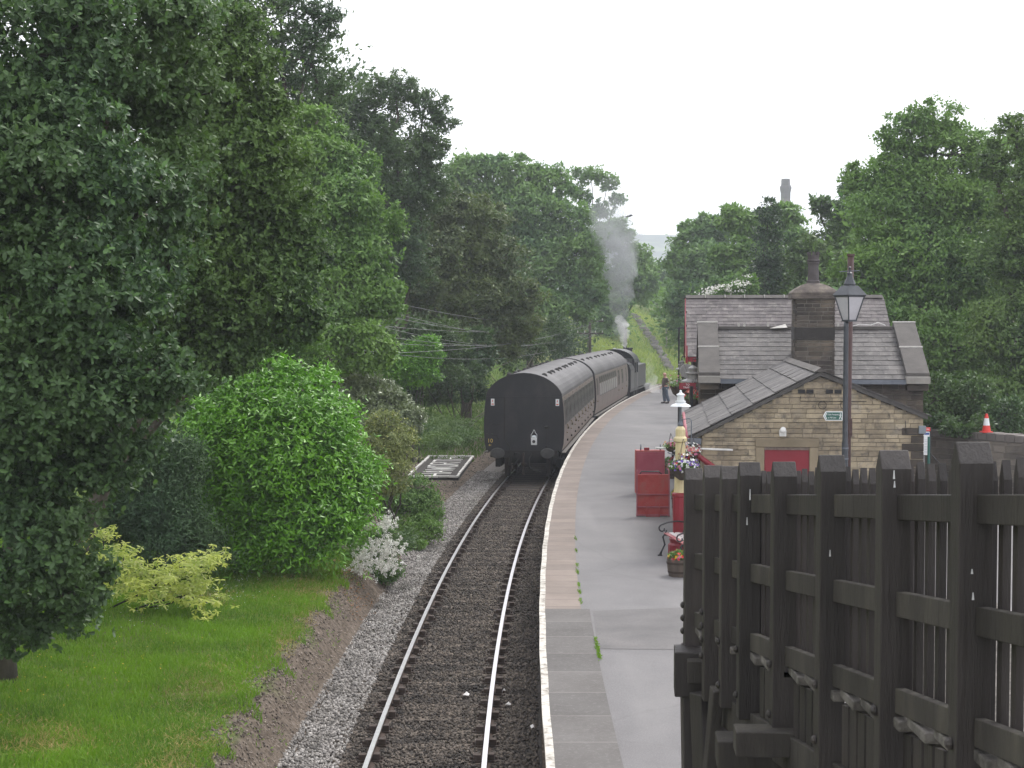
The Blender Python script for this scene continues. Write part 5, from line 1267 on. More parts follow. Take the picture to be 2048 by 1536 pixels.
def tree(name, label, D, tx, bl, n, L, Wr, mat, r=.2, cat='tree', group=None, top=None, base=None, twigr=.02, lean=0, **kw):
    x = (tx - CX) / FPX * D; z = gz(x, D) if base is None else base
    t = thing(name, label, cat, (x, D, z), 0, group); off = Vector((x, D, z))
    cr, tw = crown_mesh('crown', bl, n, L, Wr, mat, t, **kw)
    cr.matrix_parent_inverse = Matrix.Translation(-off)
    cs = [Vector(c) for c, s in tw]; zt = max(c.z for c in cs) if top is None else top
    xt = sum(c.x for c in cs) / len(cs); yt = sum(c.y for c in cs) / len(cs)
    mb = MB(); B0 = off - Vector((0, 0, .3)); T0 = Vector((x + (xt - x) * .5 + lean, D + (yt - D) * .5, z + (zt - z) * .72))
    pts = [B0.lerp(T0, i / 6) + Vector((random.uniform(-1, 1), random.uniform(-1, 1), 0)) * r * .5 * (i > 0) for i in range(7)]
    mb.tube(pts, [r * 1.35] + [r * (1 - .11 * i) for i in range(1, 7)], 9)
    for (c, s) in tw:
        c = Vector(c); i = min(5, max(1, int((c.z - z) / max(.5, (T0.z - z)) * 4)))
        limb(mb, pts[i], c, r * .45, max(.012, r * .15))
        for q in s[:: max(1, len(s) // 6)]: limb(mb, c, Vector(q), max(.012, r * .15), .006 + r * .03, 5)
    tr = mb.build('trunk', M_BARK, t, smooth=True); tr.matrix_parent_inverse = Matrix.Translation(-off)
    return t

# near oak filling the left edge
tree('oak_tree', 'large oak tree nearest the camera, its big rounded leaves filling the left edge', 21, -8,
     [(60, 120, 250, 190, 20), (250, 60, 190, 130, 21), (330, 210, 130, 120, 21.5), (90, 360, 230, 160, 19), (300, 400, 130, 120, 20.5), (120, 590, 210, 150, 18.5), (270, 560, 110, 100, 20), (60, 800, 200, 160, 18.5), (230, 760, 150, 95, 19), (310, 740, 110, 55, 18.6), (130, 960, 130, 120, 19), (60, 1100, 150, 100, 18.5), (150, 1180, 60, 60, 19), (-90, 500, 200, 500, 20), (200, 900, 130, 60, 19), (40, 1200, 90, 60, 19.5), (100, 1235, 90, 50, 19.6), (30, 1275, 60, 40, 20), (190, 1150, 60, 40, 19.3)],
     28000, .092, .5, L_OAK, r=.19, sub=26, srad=.34, k=6, fill=.3, edge=.35)
L_SYN = leafmat('sycamore_leaf_near', (.044, .088, .036), (.090, .155, .055), .28, .45, hue=(.15, .25, .07))
tree('oak_tree', 'second tall oak tree behind the nearest one, leaning out over the lawn', 28, 150,
     [(430, 120, 130, 110, 28), (520, 260, 80, 80, 28), (500, 340, 110, 90, 27.5), (420, 300, 120, 100, 28.5), (560, 420, 80, 60, 28), (420, 480, 140, 100, 28), (580, 520, 75, 70, 28), (480, 600, 140, 90, 27.5), (590, 640, 60, 55, 28), (400, 700, 120, 80, 27.5), (340, 560, 120, 120, 27)],
     23000, .10, .5, L_SYN, r=.2, sub=26, srad=.33, k=5, fill=.3, edge=.4)
tree('hawthorn_tree', 'small pale leaved tree with airy foliage above the laurel bush', 36, 560,
     [(600, 670, 60, 50, 36), (560, 720, 80, 45, 36), (490, 690, 80, 70, 36.5), (640, 720, 28, 30, 36), (430, 760, 90, 70, 36.5)],
     15000, .085, .5, L_MID, r=.1, sub=22, srad=.28, k=1, edge=.4)
tree('ash_tree', 'tall dark airy tree reaching above the frame with sky showing through', 52, 590,
     [(560, 30, 110, 80, 52), (480, -60, 160, 110, 53), (620, 110, 75, 70, 52), (540, 160, 80, 70, 53), (660, 190, 50, 45, 52), (640, 40, 50, 40, 52), (590, 240, 110, 70, 53), (470, 60, 80, 80, 54), (650, 260, 70, 60, 53)],
     20000, .14, .5, L_DRK, r=.25, sub=34, srad=.17, k=2, full=False, edge=.25)
tree('sycamore_tree', 'broad mid green tree between the oaks and the shadowed wood', 48, 640,
     [(625, 270, 65, 55, 49), (700, 340, 60, 50, 48.5), (760, 440, 50, 50, 48), (640, 330, 70, 60, 48), (700, 420, 75, 70, 47), (620, 480, 90, 90, 47), (720, 520, 75, 60, 46.5), (690, 600, 90, 70, 46), (760, 600, 50, 50, 46), (640, 660, 80, 70, 45), (720, 700, 65, 60, 45), (560, 400, 90, 100, 49), (560, 600, 90, 80, 47)],
     30000, .155, .5, L_MID, r=.22, sub=26, srad=.27, k=2, full=False, edge=.4, group=None)
tree('sycamore_tree', 'spreading tree whose thin topmost branches stand against the white sky', 70, 790,
     [(790, 180, 70, 35, 70), (850, 210, 55, 35, 70), (885, 245, 35, 25, 70), (740, 230, 70, 60, 71), (800, 290, 90, 50, 70), (860, 300, 40, 35, 70), (730, 330, 80, 60, 71), (810, 380, 80, 60, 70), (700, 250, 50, 60, 71), (860, 380, 50, 50, 70), (800, 470, 65, 50, 69.5), (830, 530, 50, 50, 69.5), (780, 560, 40, 50, 69.5)],
     25000, .16, .5, L_DRK, r=.25, sub=34, srad=.17, k=2, full=False, edge=.25)
tree('beech_tree', 'olive green spreading tree with brownish foliage overhanging the line', 78, 930,
     [(870, 420, 70, 60, 78), (940, 450, 80, 60, 78), (1000, 520, 60, 50, 77), (900, 520, 90, 70, 77), (1040, 590, 45, 40, 76), (960, 610, 90, 55, 76), (860, 600, 80, 70, 76), (1050, 650, 35, 35, 76), (920, 680, 70, 45, 75), (820, 500, 60, 70, 78), (1000, 680, 50, 40, 76), (780, 440, 50, 60, 78)],
     36000, .20, .5, L_BRN, r=.3, sub=26, srad=.26, k=2, full=False, edge=.4)
tree('lime_tree', 'rounded mid green tree behind the olive one, against the sky', 110, 1060,
     [(960, 350, 60, 45, 110), (1030, 350, 60, 40, 110), (1100, 370, 50, 40, 110), (1060, 430, 80, 60, 109), (1130, 450, 50, 55, 109), (990, 430, 60, 50, 110), (1150, 520, 50, 60, 108), (1080, 530, 70, 60, 108), (1140, 600, 60, 50, 107), (1080, 630, 60, 50, 106), (920, 340, 30, 30, 110), (1180, 560, 30, 60, 107)],
     26000, .32, .5, L_FAR, r=.3, sub=26, srad=.25, k=2, full=False, edge=.4)
tree('birch_tree', 'slender airy tree with open branches beside the smoke', 135, 1175,
     [(1180, 350, 35, 18, 135), (1215, 365, 25, 18, 135), (1160, 390, 28, 22, 135), (1200, 420, 28, 22, 135), (1235, 400, 18, 15, 135), (1150, 345, 15, 10, 135), (1190, 470, 30, 25, 135)],
     3000, .30, .5, L_FAR, r=.14, sub=22, srad=.15, k=2, full=False, edge=.15)
tree('alder_tree', 'dark tree behind the smoke, left of the grassy hillside', 150, 1250,
     [(1230, 470, 35, 35, 150), (1265, 520, 35, 35, 150), (1240, 560, 45, 45, 149), (1290, 570, 32, 38, 150), (1225, 620, 30, 40, 148), (1290, 530, 20, 25, 152)],
     9000, .42, .5, L_FAR, r=.2, sub=22, srad=.27, k=2, full=False, edge=.35)
tree('willow_tree', 'low bright green tree at the top of the grassy hillside', 215, 1310,
     [(1310, 545, 26, 26, 215), (1335, 575, 25, 26, 215), (1300, 590, 25, 16, 213), (1355, 600, 22, 26, 213), (1345, 535, 18, 20, 218)],
     6000, .5, .5, L_MID, r=.2, sub=20, srad=.28, k=2, full=False, edge=.3)
# right of the line, beyond the station
tree('hawthorn_tree', 'rounded tree with small leaves immediately left above the station roof', 118, 1390,
     [(1390, 480, 45, 30, 118), (1430, 460, 45, 35, 118), (1370, 530, 45, 40, 117), (1420, 530, 60, 50, 116), (1380, 600, 50, 45, 115), (1440, 600, 60, 45, 114), (1375, 455, 15, 12, 118), (1400, 655, 40, 40, 114)],
     17000, .34, .5, L_FAR, r=.25, sub=24, srad=.25, k=2, full=False, edge=.35)
tree('elm_tree', 'broad pale green tree between the rounded tree and the ivy column', 100, 1480,
     [(1470, 440, 45, 30, 100), (1510, 460, 40, 40, 100), (1485, 520, 60, 50, 99), (1470, 600, 70, 45, 97), (1560, 440, 45, 35, 101), (1580, 500, 45, 50, 100), (1520, 580, 80, 40, 96)],
     18000, .30, .5, L_MID, r=.25, sub=24, srad=.25, k=2, full=False, edge=.35)
tree('ivy_clad_tree', 'dark narrow ivy covered tree standing upright behind the station roof', 82, 1535,
     [(1536, 440, 20, 40, 82), (1534, 500, 28, 50, 82), (1534, 560, 30, 50, 82), (1534, 620, 30, 50, 82), (1534, 690, 30, 50, 82)],
     12000, .17, .6, L_IVY, r=.2, sub=24, srad=.3, k=1, full=False, edge=.45)
tree('sycamore_tree', 'mid sized tree with a small outlying crown right of the mill chimney', 85, 1665,
     [(1640, 410, 30, 20, 85), (1690, 440, 45, 45, 85), (1650, 490, 50, 40, 84), (1710, 390, 30, 40, 86), (1620, 530, 60, 50, 83), (1690, 560, 60, 60, 82), (1590, 590, 50, 40, 82), (1650, 620, 80, 60, 80)],
     18000, .25, .5, L_SYC, r=.25, sub=24, srad=.24, k=2, full=False, edge=.3)
tree('sycamore_tree', 'tallest tree on the right, rising high above the boundary wall', 60, 1860,
     [(1870, 240, 60, 40, 60), (1960, 310, 45, 45, 60.5), (1820, 270, 70, 50, 60), (1900, 310, 90, 60, 60), (1790, 340, 80, 60, 60), (1730, 360, 50, 40, 60.5), (1860, 400, 110, 80, 59.5), (1950, 420, 80, 70, 60), (1770, 450, 90, 70, 59), (1840, 540, 120, 90, 58), (1740, 560, 80, 80, 58), (1930, 560, 90, 90, 58), (1800, 680, 110, 90, 57), (1910, 700, 110, 90, 56), (1730, 650, 60, 60, 57), (1870, 810, 90, 60, 55)],
     48000, .165, .52, L_MID, r=.35, sub=30, srad=.24, k=2, full=False, edge=.35)
tree('sycamore_tree', 'tree at the right edge of the view leaning into the tallest one', 55, 2060,
     [(2030, 280, 50, 50, 55), (2060, 380, 80, 80, 55), (2010, 500, 70, 70, 54.5), (2070, 560, 80, 100, 54), (2020, 680, 90, 90, 53), (2010, 800, 90, 70, 52), (1985, 330, 35, 35, 55), (2110, 700, 80, 200, 53)],
     28000, .16, .52, L_SYC, r=.3, sub=26, srad=.25, k=2, full=False, edge=.35)

def shrub(name, label, D, bl, n, L, Wr, mat, stems=6, **kw):
    WB = world_blobs(bl); x = float(np.mean([c[0] for c, r in WB])); z = gz(x, D) if D > 25 or x < 1 else gz(x, D)
    t = thing(name, label, 'shrub', (x, D, z)); off = Vector((x, D, z))
    cr, tw = crown_mesh('foliage', bl, n, L, Wr, mat, t, **kw); cr.matrix_parent_inverse = Matrix.Translation(-off)
    mb = MB()
    for c, s in tw:
        c = Vector(c); limb(mb, off + Vector((random.uniform(-.2, .2), random.uniform(-.1, .1), -.1)), c, .03, .012, 6)
        for q in s[::3]: limb(mb, c, Vector(q), .012, .004, 5, n=3)
    st_ = mb.build('stem', M_BARK, t, smooth=True); st_.matrix_parent_inverse = Matrix.Translation(-off)
    return t, off
shrub('laurel_bush', 'large dense bright green laurel bush overhanging the end of the lawn', 31.9,
      [(520, 800, 80, 60, 31.9, 1.0), (600, 850, 110, 80, 31.4, 1.2), (480, 880, 90, 90, 31.4, 1.1), (560, 930, 150, 110, 31.0, 1.3), (660, 960, 80, 100, 31.0, 1.0), (480, 1000, 90, 90, 31.0, 1.1), (600, 1040, 120, 80, 30.6, 1.1), (705, 1000, 40, 75, 31.2, .7), (640, 770, 40, 35, 32, .6), (560, 755, 45, 35, 32, .6), (740, 940, 28, 40, 31.4, .5), (690, 1030, 55, 60, 30.8, .8), (520, 1090, 90, 50, 30.6, .9), (430, 840, 50, 60, 31.9, .8), (650, 860, 50, 50, 31.4, .8)],
      20000, .115, .36, L_LAU, sub=34, srad=.34, k=3, edge=.6, fill=.45, upright=.8, droop=0, up=.3, flat=1.1)
shrub('conifer_shrub', 'dark feathery evergreen shrub in the shade behind the golden maple', 29.5,
      [(330, 1010, 80, 80, 29.5, .9), (260, 900, 90, 80, 30, 1), (390, 1070, 55, 60, 29.2, .7), (340, 1100, 70, 45, 29, .7), (250, 1020, 80, 70, 29.8, .9), (370, 930, 50, 60, 29.8, .7), (420, 1110, 50, 35, 29.3, .5)],
      24000, .085, .3, L_CON, sub=40, srad=.3, k=2, edge=.4, droop=.4)
shrub('rhododendron_bush', 'grey green rounded rhododendron bush behind the bright laurel', 46,
      [(730, 780, 55, 35, 46), (770, 810, 60, 35, 45.5), (810, 840, 40, 30, 45), (700, 830, 60, 50, 45.5), (760, 850, 60, 35, 45)],
      9000, .13, .36, L_RHO, sub=36, srad=.26, k=3, edge=.6, full=False)
shrub('variegated_bush', 'yellow tinged variegated bush beside the white name stones', 39,
      [(770, 850, 40, 30, 39), (790, 900, 45, 45, 38.6), (750, 900, 45, 45, 39), (780, 950, 50, 40, 38.2), (745, 960, 35, 40, 38.4), (815, 870, 22, 20, 39)],
      9000, .075, .4, L_VAR, sub=40, srad=.28, k=2, edge=.5, full=False)
shrub('fuchsia_bush', 'mid green bushy shrub at the edge of the gravel, nearest the name stones', 40.1,
      [(830, 980, 45, 30, 40.1), (850, 1010, 32, 30, 39.8), (810, 1020, 45, 39.6, 39.6), (780, 1000, 39.6, 40, 40.1), (845, 1050, 32, 24, 39.2), (800, 1065, 40, 28, 38.8), (860, 1030, 28, 24, 39.6), (820, 1088, 34, 20, 38.2), (855, 1062, 30, 22, 38.8), (790, 1095, 30, 20, 38.0)],
      9000, .07, .45, L_MID, sub=36, srad=.3, k=2, edge=.5)
t, off = shrub('flowering_bush', 'low bush covered in clusters of white blossom at the foot of the laurel', 33.2,
      [(760, 1075, 30, 28, 33.2), (775, 1110, 28, 33.2, 33.0), (730, 1115, 40, 33.2, 33.0), (755, 1145, 46, 22, 32.7), (710, 1145, 28, 20, 32.7), (780, 1140, 26, 24, 32.7)],
      5500, .06, .4, L_MID, sub=30, srad=.3, k=2, edge=.5)
VV = []; FF = []; nn = 0
for i in range(260):
    bx = random.choice([(765, 1050, 22, 18), (775, 1095, 25, 28), (740, 1100, 30, 22), (710, 1140, 25, 16), (770, 1140, 26, 16), (750, 1125, 40, 22), (720, 1125, 20, 18)])
    c = at(bx[0] + 8 + random.gauss(0, .55) * bx[2], bx[1] - 6 + random.gauss(0, .6) * bx[3], 31.0 + random.uniform(-.3, .8)); k = 26
    P = np.array(c) + RG.normal(size=(k, 3)) * .022; Dd = nrm(RG.normal(size=(k, 3)) + np.array([0, -.4, .5])); v, f = leaves(P, Dd, RG.normal(size=(k, 3)), .030 * np.ones(k), .026 * np.ones(k), False)
    VV.append(v); FF.append(f + nn); nn += len(v)
bo = npmesh('blossom', np.concatenate(VV), np.concatenate(FF), petal('cream_blossom', (.88, .87, .80)), t); bo.matrix_parent_inverse = Matrix.Translation(-off)
shrub('laurel_bush', 'smaller bright green laurel under the trees beyond the gravel', 62,
      [(840, 715, 40, 40, 62), (860, 700, 28, 30, 62), (810, 745, 45, 30, 61.5), (780, 760, 40, 25, 61.5), (845, 750, 35, 20, 61.5)],
      9000, .15, .36, L_LAU, sub=40, srad=.27, k=2, edge=.65, upright=.5, droop=0, full=False)
shrub('holly_bush', 'dark evergreen bush at the foot of the trees left of the train', 72,
      [(955, 700, 35, 45, 72), (920, 730, 45, 35, 71), (880, 700, 50, 60, 70), (820, 690, 60, 60, 71), (830, 750, 60, 30, 69), (900, 755, 55, 22, 69), (950, 750, 25, 22, 70), (1060, 690, 40, 30, 88), (1110, 670, 40, 35, 92), (900, 788, 50, 20, 73), (950, 782, 30, 22, 74), (850, 792, 45, 16, 71), (800, 790, 40, 22, 69)],
      26000, .17, .5, L_DRK, sub=34, srad=.28, k=1, edge=.5, full=False)
shrub('elder_bush', 'elder bush with creamy flower heads just above the station ridge', 74,
      [(1470, 585, 35, 18, 74), (1440, 600, 30, 20, 74), (1500, 570, 14, 18, 74)], 3500, .16, .5, L_MID, sub=24, srad=.3, k=1, full=False)
k = 26; P = np.array([at(1500 - i * 4.2 + random.gauss(0, 4), 560 + i * 1.5 + random.gauss(0, 6), 73.2) for i in range(k)]); 
P = np.repeat(P, 14, axis=0) + RG.normal(size=(k * 14, 3)) * np.array([.12, .1, .05]); v, f = leaves(P, RG.normal(size=P.shape) + np.array([0, -.3, .6]), RG.normal(size=P.shape), .1 * np.ones(len(P)), .08 * np.ones(len(P)), False)
eb = [o for o in bpy.data.objects if o.name.startswith('elder_bush')][0]
bo = npmesh('blossom', v, f, MATS['cream_blossom'], eb); bo.matrix_parent_inverse = Matrix.Translation(-eb.location)
shrub('cotoneaster_bush', 'sprawling grey flecked bush hanging over the boundary wall below the cone', 43,
      [(1935, 862, 22, 12, 41), (1905, 858, 25, 14, 41.3), (1880, 845, 30, 18, 42), (1960, 850, 25, 20, 41.3), (1870, 800, 40, 50, 44), (1940, 800, 50, 50, 44), (2010, 830, 50, 35, 42.5)],
      9000, .12, .5, L_DRK, sub=30, srad=.28, k=1, full=False)
# golden maple over the lawn
def maple():
    D = 26.0; x = at(120, 1200, D).x; z = gz(x, D); t = thing('maple_tree', 'small golden leaved maple with dark spreading twigs over the lawn', 'tree', (x, D, z)); off = Vector((x, D, z))
    cl = [(205, 1075, 16, 12), (220, 1100, 26, 14), (250, 1115, 28, 14), (235, 1140, 34, 16), (270, 1140, 28, 14), (300, 1155, 30, 12), (325, 1160, 26, 12), (350, 1150, 30, 14), (370, 1135, 26, 12), (390, 1125, 20, 10), (412, 1120, 20, 8), (432, 1112, 14, 8), (345, 1180, 30, 12), (390, 1190, 24, 10), (415, 1210, 20, 12), (372, 1165, 24, 12), (290, 1180, 30, 12), (200, 1150, 24, 20), (185, 1120, 18, 20), (260, 1165, 30, 12), (400, 1160, 18, 10), (275, 1240, 18, 8)]
    PP = []
    for cx, cy, rx, ry in cl:
        m = int(14 + rx * .85); c = np.array([at(cx, cy, D)] * m) + RG.normal(size=(m, 3)) * np.array([rx * .75, 40, ry * .85]) / 117.0; PP.append(c)
    P = np.concatenate(PP); q = len(P); VV = []; FF = []; nn = 0
    for i in range(7):
        a = (i - 3) * .42; yaw = RG.random(q) * .9 - .45
        d = np.stack([np.sin(a + yaw) , -.5 + .3 * RG.normal(size=q), -.75 * np.cos(a + yaw) + .25], 1) + RG.normal(size=(q, 3)) * .3
        v, f = leaves(P, d, np.array([0, -.4, 1.]) + RG.normal(size=(q, 3)) * .3, .10 * (.7 + .5 * RG.random(q)), .030 * np.ones(q)); VV.append(v); FF.append(f + nn); nn += len(v)
    o = npmesh('crown', np.concatenate(VV), np.concatenate(FF), L_YEL, t); o.matrix_parent_inverse = Matrix.Translation(-off)
    mb = MB(); hub = at(180, 1232, D)
    mb.tube([off - Vector((0, 0, .2)), off + Vector((.1, 0, .35)), hub - Vector((.25, 0, .02)), hub], [.07, .06, .04, .03], 8)
    for path in ([(180, 1232), (250, 1222), (310, 1205), (370, 1190), (415, 1205)], [(180, 1232), (240, 1235), (320, 1240), (370, 1235), (400, 1215)], [(200, 1228), (260, 1200), (300, 1180), (350, 1160), (390, 1130), (432, 1115)],
                 [(190, 1230), (225, 1180), (240, 1150), (250, 1115)], [(225, 1180), (210, 1120), (205, 1080)], [(250, 1222), (290, 1215), (340, 1205), (380, 1185)], [(220, 1235), (250, 1262), (255, 1290)], [(300, 1180), (320, 1160), (330, 1150)]):
        pts = [at(a + random.uniform(-3, 3), b + random.uniform(-3, 3), D + random.uniform(-.12, .12)) for a, b in path]; mb.tube(pts, [.016 * (1 - .7 * i / len(pts)) + .003 for i in range(len(pts))], 6)
    o = mb.build('trunk', surf('dark_twig', [(.014, .011, .010), (.03, .024, .02)], 8, .9), t, smooth=True); o.matrix_parent_inverse = Matrix.Translation(-off)
maple()

# dark thicket behind the trees on the left bank, and far woods
def wood(name, bl, n, L, mat, **kw):
    o, tw = crown_mesh(name, bl, n, L, .55, mat, None, sub=40, srad=.25, k=1, full=False, **kw); o['kind'] = 'stuff'; return o
wood('thicket', [(560, 600, 130, 120, 56, 3), (200, 500, 400, 400, 70, 4), (500, 700, 300, 200, 66, 4), (760, 650, 160, 150, 84, 4), (420, 950, 240, 160, 40, 2), (200, 1000, 240, 150, 36, 2), (640, 300, 160, 200, 84, 4), (900, 600, 160, 120, 95, 4), (700, 690, 110, 80, 62, 3), (900, 690, 110, 70, 82, 3), (1020, 700, 60, 50, 92, 3), (600, 480, 160, 160, 70, 4), (1120, 690, 60, 40, 118, 3), (960, 420, 90, 80, 118, 4), (1080, 660, 120, 70, 125, 4), (800, 400, 120, 120, 95, 4)], 95000, .30, L_DRK, edge=.3)
wood('far_woodland', [(1450, 640, 160, 80, 125, 5), (1600, 640, 140, 90, 105, 5), (1750, 720, 200, 120, 75, 4), (1950, 780, 200, 90, 66, 4), (1200, 640, 60, 60, 170, 4), (1280, 600, 40, 20, 230, 4), (1400, 600, 80, 60, 180, 6), (1000, 500, 100, 120, 150, 6), (1850, 500, 170, 150, 82, 5), (2020, 460, 100, 180, 78, 5), (1690, 560, 80, 80, 95, 4)], 70000, .42, L_FAR, edge=.3)
wood('bramble_patch', [(880, 880, 50, 14, 45, 1.2), (930, 868, 30, 14, 47, 1.2), (860, 860, 40, 14, 49, 1.5), (800, 1085, 30, 14, 33, .6), (820, 1070, 22, 12, 34, .6), (300, 1260, 110, 14, 27, 1.2), (240, 1290, 60, 12, 25, 1.), (430, 1165, 80, 12, 31, .8), (900, 845, 50, 12, 55, 2)], 16000, .075, leafmat('weed_leaf', (.05, .10, .035), (.10, .16, .07), .25, .6), edge=.2)

# grass blades
def grass(name, n, region, hgt, mat, wd=.006, lab=''):
    x0, x1, y0, y1 = region; x = x0 + (x1 - x0) * RG.random(n); y = y0 + (y1 - y0) * RG.random(n) ** 1.25
    d = dleft(x, y); keep = (d > 2.48 + .18 * np.sin(y * 2.7) + .12 * np.sin(y * 7.1)) if y0 < 30 else (d > 2.9)
    x = x[keep]; y = y[keep]; z = gzv(x, y); P = np.stack([x, y, z], 1); m = len(P)
    clump = .5 + .5 * np.sin(x * 3.1 + np.sin(y * 2.3) * 2) * np.sin(y * 2.7 + x); h = hgt * (.5 + .6 * RG.random(m)) * (.6 + .8 * clump)
    dr = RG.normal(size=(m, 3)) * .32 + np.array([0, 0, 1.]); dr = nrm(dr); sd = nrm(np.cross(dr, RG.normal(size=(m, 3)))); bend = RG.normal(size=(m, 3)) * .35; bend[:, 2] = -.12
    w_ = wd * (.6 + .8 * RG.random(m))[:, None]; hh = h[:, None]
    V = np.stack([P - sd * w_, P + sd * w_, P + dr * hh * .6 + sd * w_ * .7, P + dr * hh + bend * hh * .5, P + dr * hh * .6 - sd * w_ * .7], 1).reshape(-1, 3)
    i = np.arange(m)[:, None] * 5; F = np.concatenate([i + np.array([[0, 1, 2, 4]])]); T = i + np.array([[4, 2, 3, 3]])
    me_v = V; o = npmesh(name, me_v, np.concatenate([F, i + np.array([[4, 2, 3, 4]])])[:len(F)], mat); o2 = None
    F3 = i + np.array([[4, 2, 3]]); 
    tip = npmesh(name + '_tips', me_v, F3, mat)
    o['kind'] = 'stuff'; tip['kind'] = 'stuff'; return o
L_GRS = leafmat('grass_blade', (0.075, 0.162, 0.017), (0.141, 0.268, 0.026), .3, .55, hue=(0.301, 0.310, 0.103), big=.9)
L_GRF = leafmat('meadow_grass', (0.15, 0.22, 0.06), (0.26, 0.33, 0.11), .3, .6, hue=(0.38, 0.34, 0.18), big=.12)
grass('lawn_grass', 190000, (-11, -3.2, 15.5, 36), .13, L_GRS, .0055)
grass('bank_grass', 40000, (-12, 6, 62, 118), .26, leafmat('shade_tinted_grass', (.045, .095, .025), (.09, .16, .04), .25, .6, hue=(.15, .20, .07)), .02)  # tree shade is put into the blade colour as a darker green
grass('meadow_grass', 60000, (4, 34, 118, 215), .5, L_GRF, .05)
k = 9000; cx_ = [(-3.9, 17.5, .5, 2.0), (-4.3, 21, .6, 1.5), (-3.7, 25, .5, 2.5), (-5.6, 18.2, .8, .8), (-4.0, 29, .8, 1.6), (-5.8, 27.5, .9, .8)]
sel = [cx_[i] for i in RG.integers(0, len(cx_), k)]; P = np.array([(a + random.gauss(0, .5) * c, b + random.gauss(0, .5) * d_, 0) for a, b, c, d_ in sel]); P[:, 2] = gzv(P[:, 0], P[:, 1]) + .02
P = P[dleft(P[:, 0], P[:, 1]) > 2.35]; q = len(P)
v, f = leaves(P, nrm(RG.normal(size=(q, 3)) * [1, 1, .3] + [0, 0, .6]), RG.normal(size=(q, 3)), .11 * (.6 + .6 * RG.random(q)), .008 * np.ones(q), False)
o = npmesh('dry_grass', v, f, leafmat('dry_grass_blade', (.20, .15, .08), (.34, .28, .15), .2, .7, hue=(.22, .30, .08))); o['kind'] = 'stuff'
k = 2600; P = np.stack([X0 - 1.9 - .75 * RG.random(k), 15 + 19 * RG.random(k), np.zeros(k)], 1); kk = np.sin(P[:, 1] * 3.3) * np.sin(P[:, 1] * 1.1 + P[:, 0] * 4); P = P[kk > .25]; q = len(P); P[:, 2] = gzv(P[:, 0], P[:, 1])
v, f = leaves(P, nrm(RG.normal(size=(q, 3)) * [1, 1, .3] + [0, 0, .8]), RG.normal(size=(q, 3)), .08 * (.6 + .6 * RG.random(q)), .012 * np.ones(q), False)
o = npmesh('bank_weeds', v, f, L_GRS); o['kind'] = 'stuff'
# buttercups and daisies
for nm, mt, cnt, rg in (('buttercup_flowers', P_YEL, 90, (-8.4, -4.2, 17, 25)), ('daisy_flowers', P_WHT, 150, (-7.2, -4.0, 24, 31))):
    x = rg[0] + (rg[1] - rg[0]) * RG.random(cnt); y = rg[2] + (rg[3] - rg[2]) * RG.random(cnt); kk = RG.integers(0, 14, cnt); x = x * .35 + .65 * (rg[0] + (rg[1] - rg[0]) * ((kk * 37 % 14) / 14)); y = y * .5 + .5 * (rg[2] + (rg[3] - rg[2]) * ((kk * 23 % 14) / 14))
    P = np.repeat(np.stack([x, y, gzv(x, y) + .12], 1), 5, axis=0); m_ = len(P); v, f = leaves(P, RG.normal(size=(m_, 3)) * [1, 1, .3], np.array([0, 0, 1.]) + RG.normal(size=(m_, 3)) * .2, .013 * np.ones(m_), .012 * np.ones(m_), False)
    o = npmesh(nm, v, f, mt); o['kind'] = 'stuff'
# moss and weeds along the platform joint
VV = []; FF = []; nn = 0
for (sy, dd_, s_) in [(5.4, 2.31, 12), (5.9, 2.31, 10), (6.4, 2.31, 6), (10.5, 2.17, 6), (11.2, 2.17, 5), (12.6, 2.17, 6), (13.4, 2.17, 4), (15.2, 2.17, 4), (9.6, 2.17, 4), (17.0, 2.17, 3)]:
    c = trk(sy, dd_); c.z = PZ + .012; k = s_ * 14; P = np.array(c) + RG.normal(size=(k, 3)) * np.array([.012, .14, .004]); v, f = leaves(P, RG.normal(size=(k, 3)) + np.array([0, 0, .8]), RG.normal(size=(k, 3)), .03 * np.ones(k), .014 * np.ones(k), False); VV.append(v); FF.append(f + nn); nn += len(v)
o = npmesh('joint_weeds', np.concatenate(VV), np.concatenate(FF), L_GRS); o['kind'] = 'stuff'
# dead leaves on the slope end
k = 500; px = 650 + RG.random(k) * 110; P = np.array([on(a, 1150 + (a - 650) * .5 + 60 * random.random(), .02) for a in px]); P[:, 2] = gzv(P[:, 0], P[:, 1]) + .02
v, f = leaves(P, RG.normal(size=(k, 3)) * [1, 1, .3], np.array([0, 0, 1.]) + RG.normal(size=(k, 3)) * .3, .05 * np.ones(k), .03 * np.ones(k)); o = npmesh('fallen_leaves', v, f, leafmat('dead_leaf', (.14, .07, .04), (.25, .13, .07), .1, .7, hue=(.35, .2, .12))); o['kind'] = 'stuff'

# ================================================================= TELEGRAPH LINES, MILL CHIMNEY, HILLS
def tpole(px, ptop, pbase, D, lab, arms=2, col=None):
    a = at(px, ptop, D); x = a.x; zb = gz(x, D); t = thing('telegraph_pole', lab, 'telegraph pole', (x, D, zb), 0)
    m_ = col or M_BARK; H_ = a.z - zb; MB().tube([(0, 0, -.3), (0, 0, H_)], [.13, .09], 10).build('pole', m_, t, smooth=True)
    for k in range(arms):
        z = H_ - .5 - k * .9; MB().box(-1.0, 1.0, -.12, -.03, z, z + .1).build('cross_arm', m_, t)
        mb = MB()
        for xx in (-.9, -.4, .4, .9): mb.lathe([(.02, 0), (.04, .04), (.04, .12), (.02, .16)], (xx, -.075, z + .1), 8)
        mb.build('insulator', M_WPAINT, t)
    return Vector((x, D, zb)), H_
pb, ph = tpole(1180, 630, 700, 112, 'dark telegraph pole with two cross arms among the trees left of the smoke')
pa, pha = tpole(655, 560, 760, 47, 'telegraph pole hidden among the trees behind the laurel', 4)
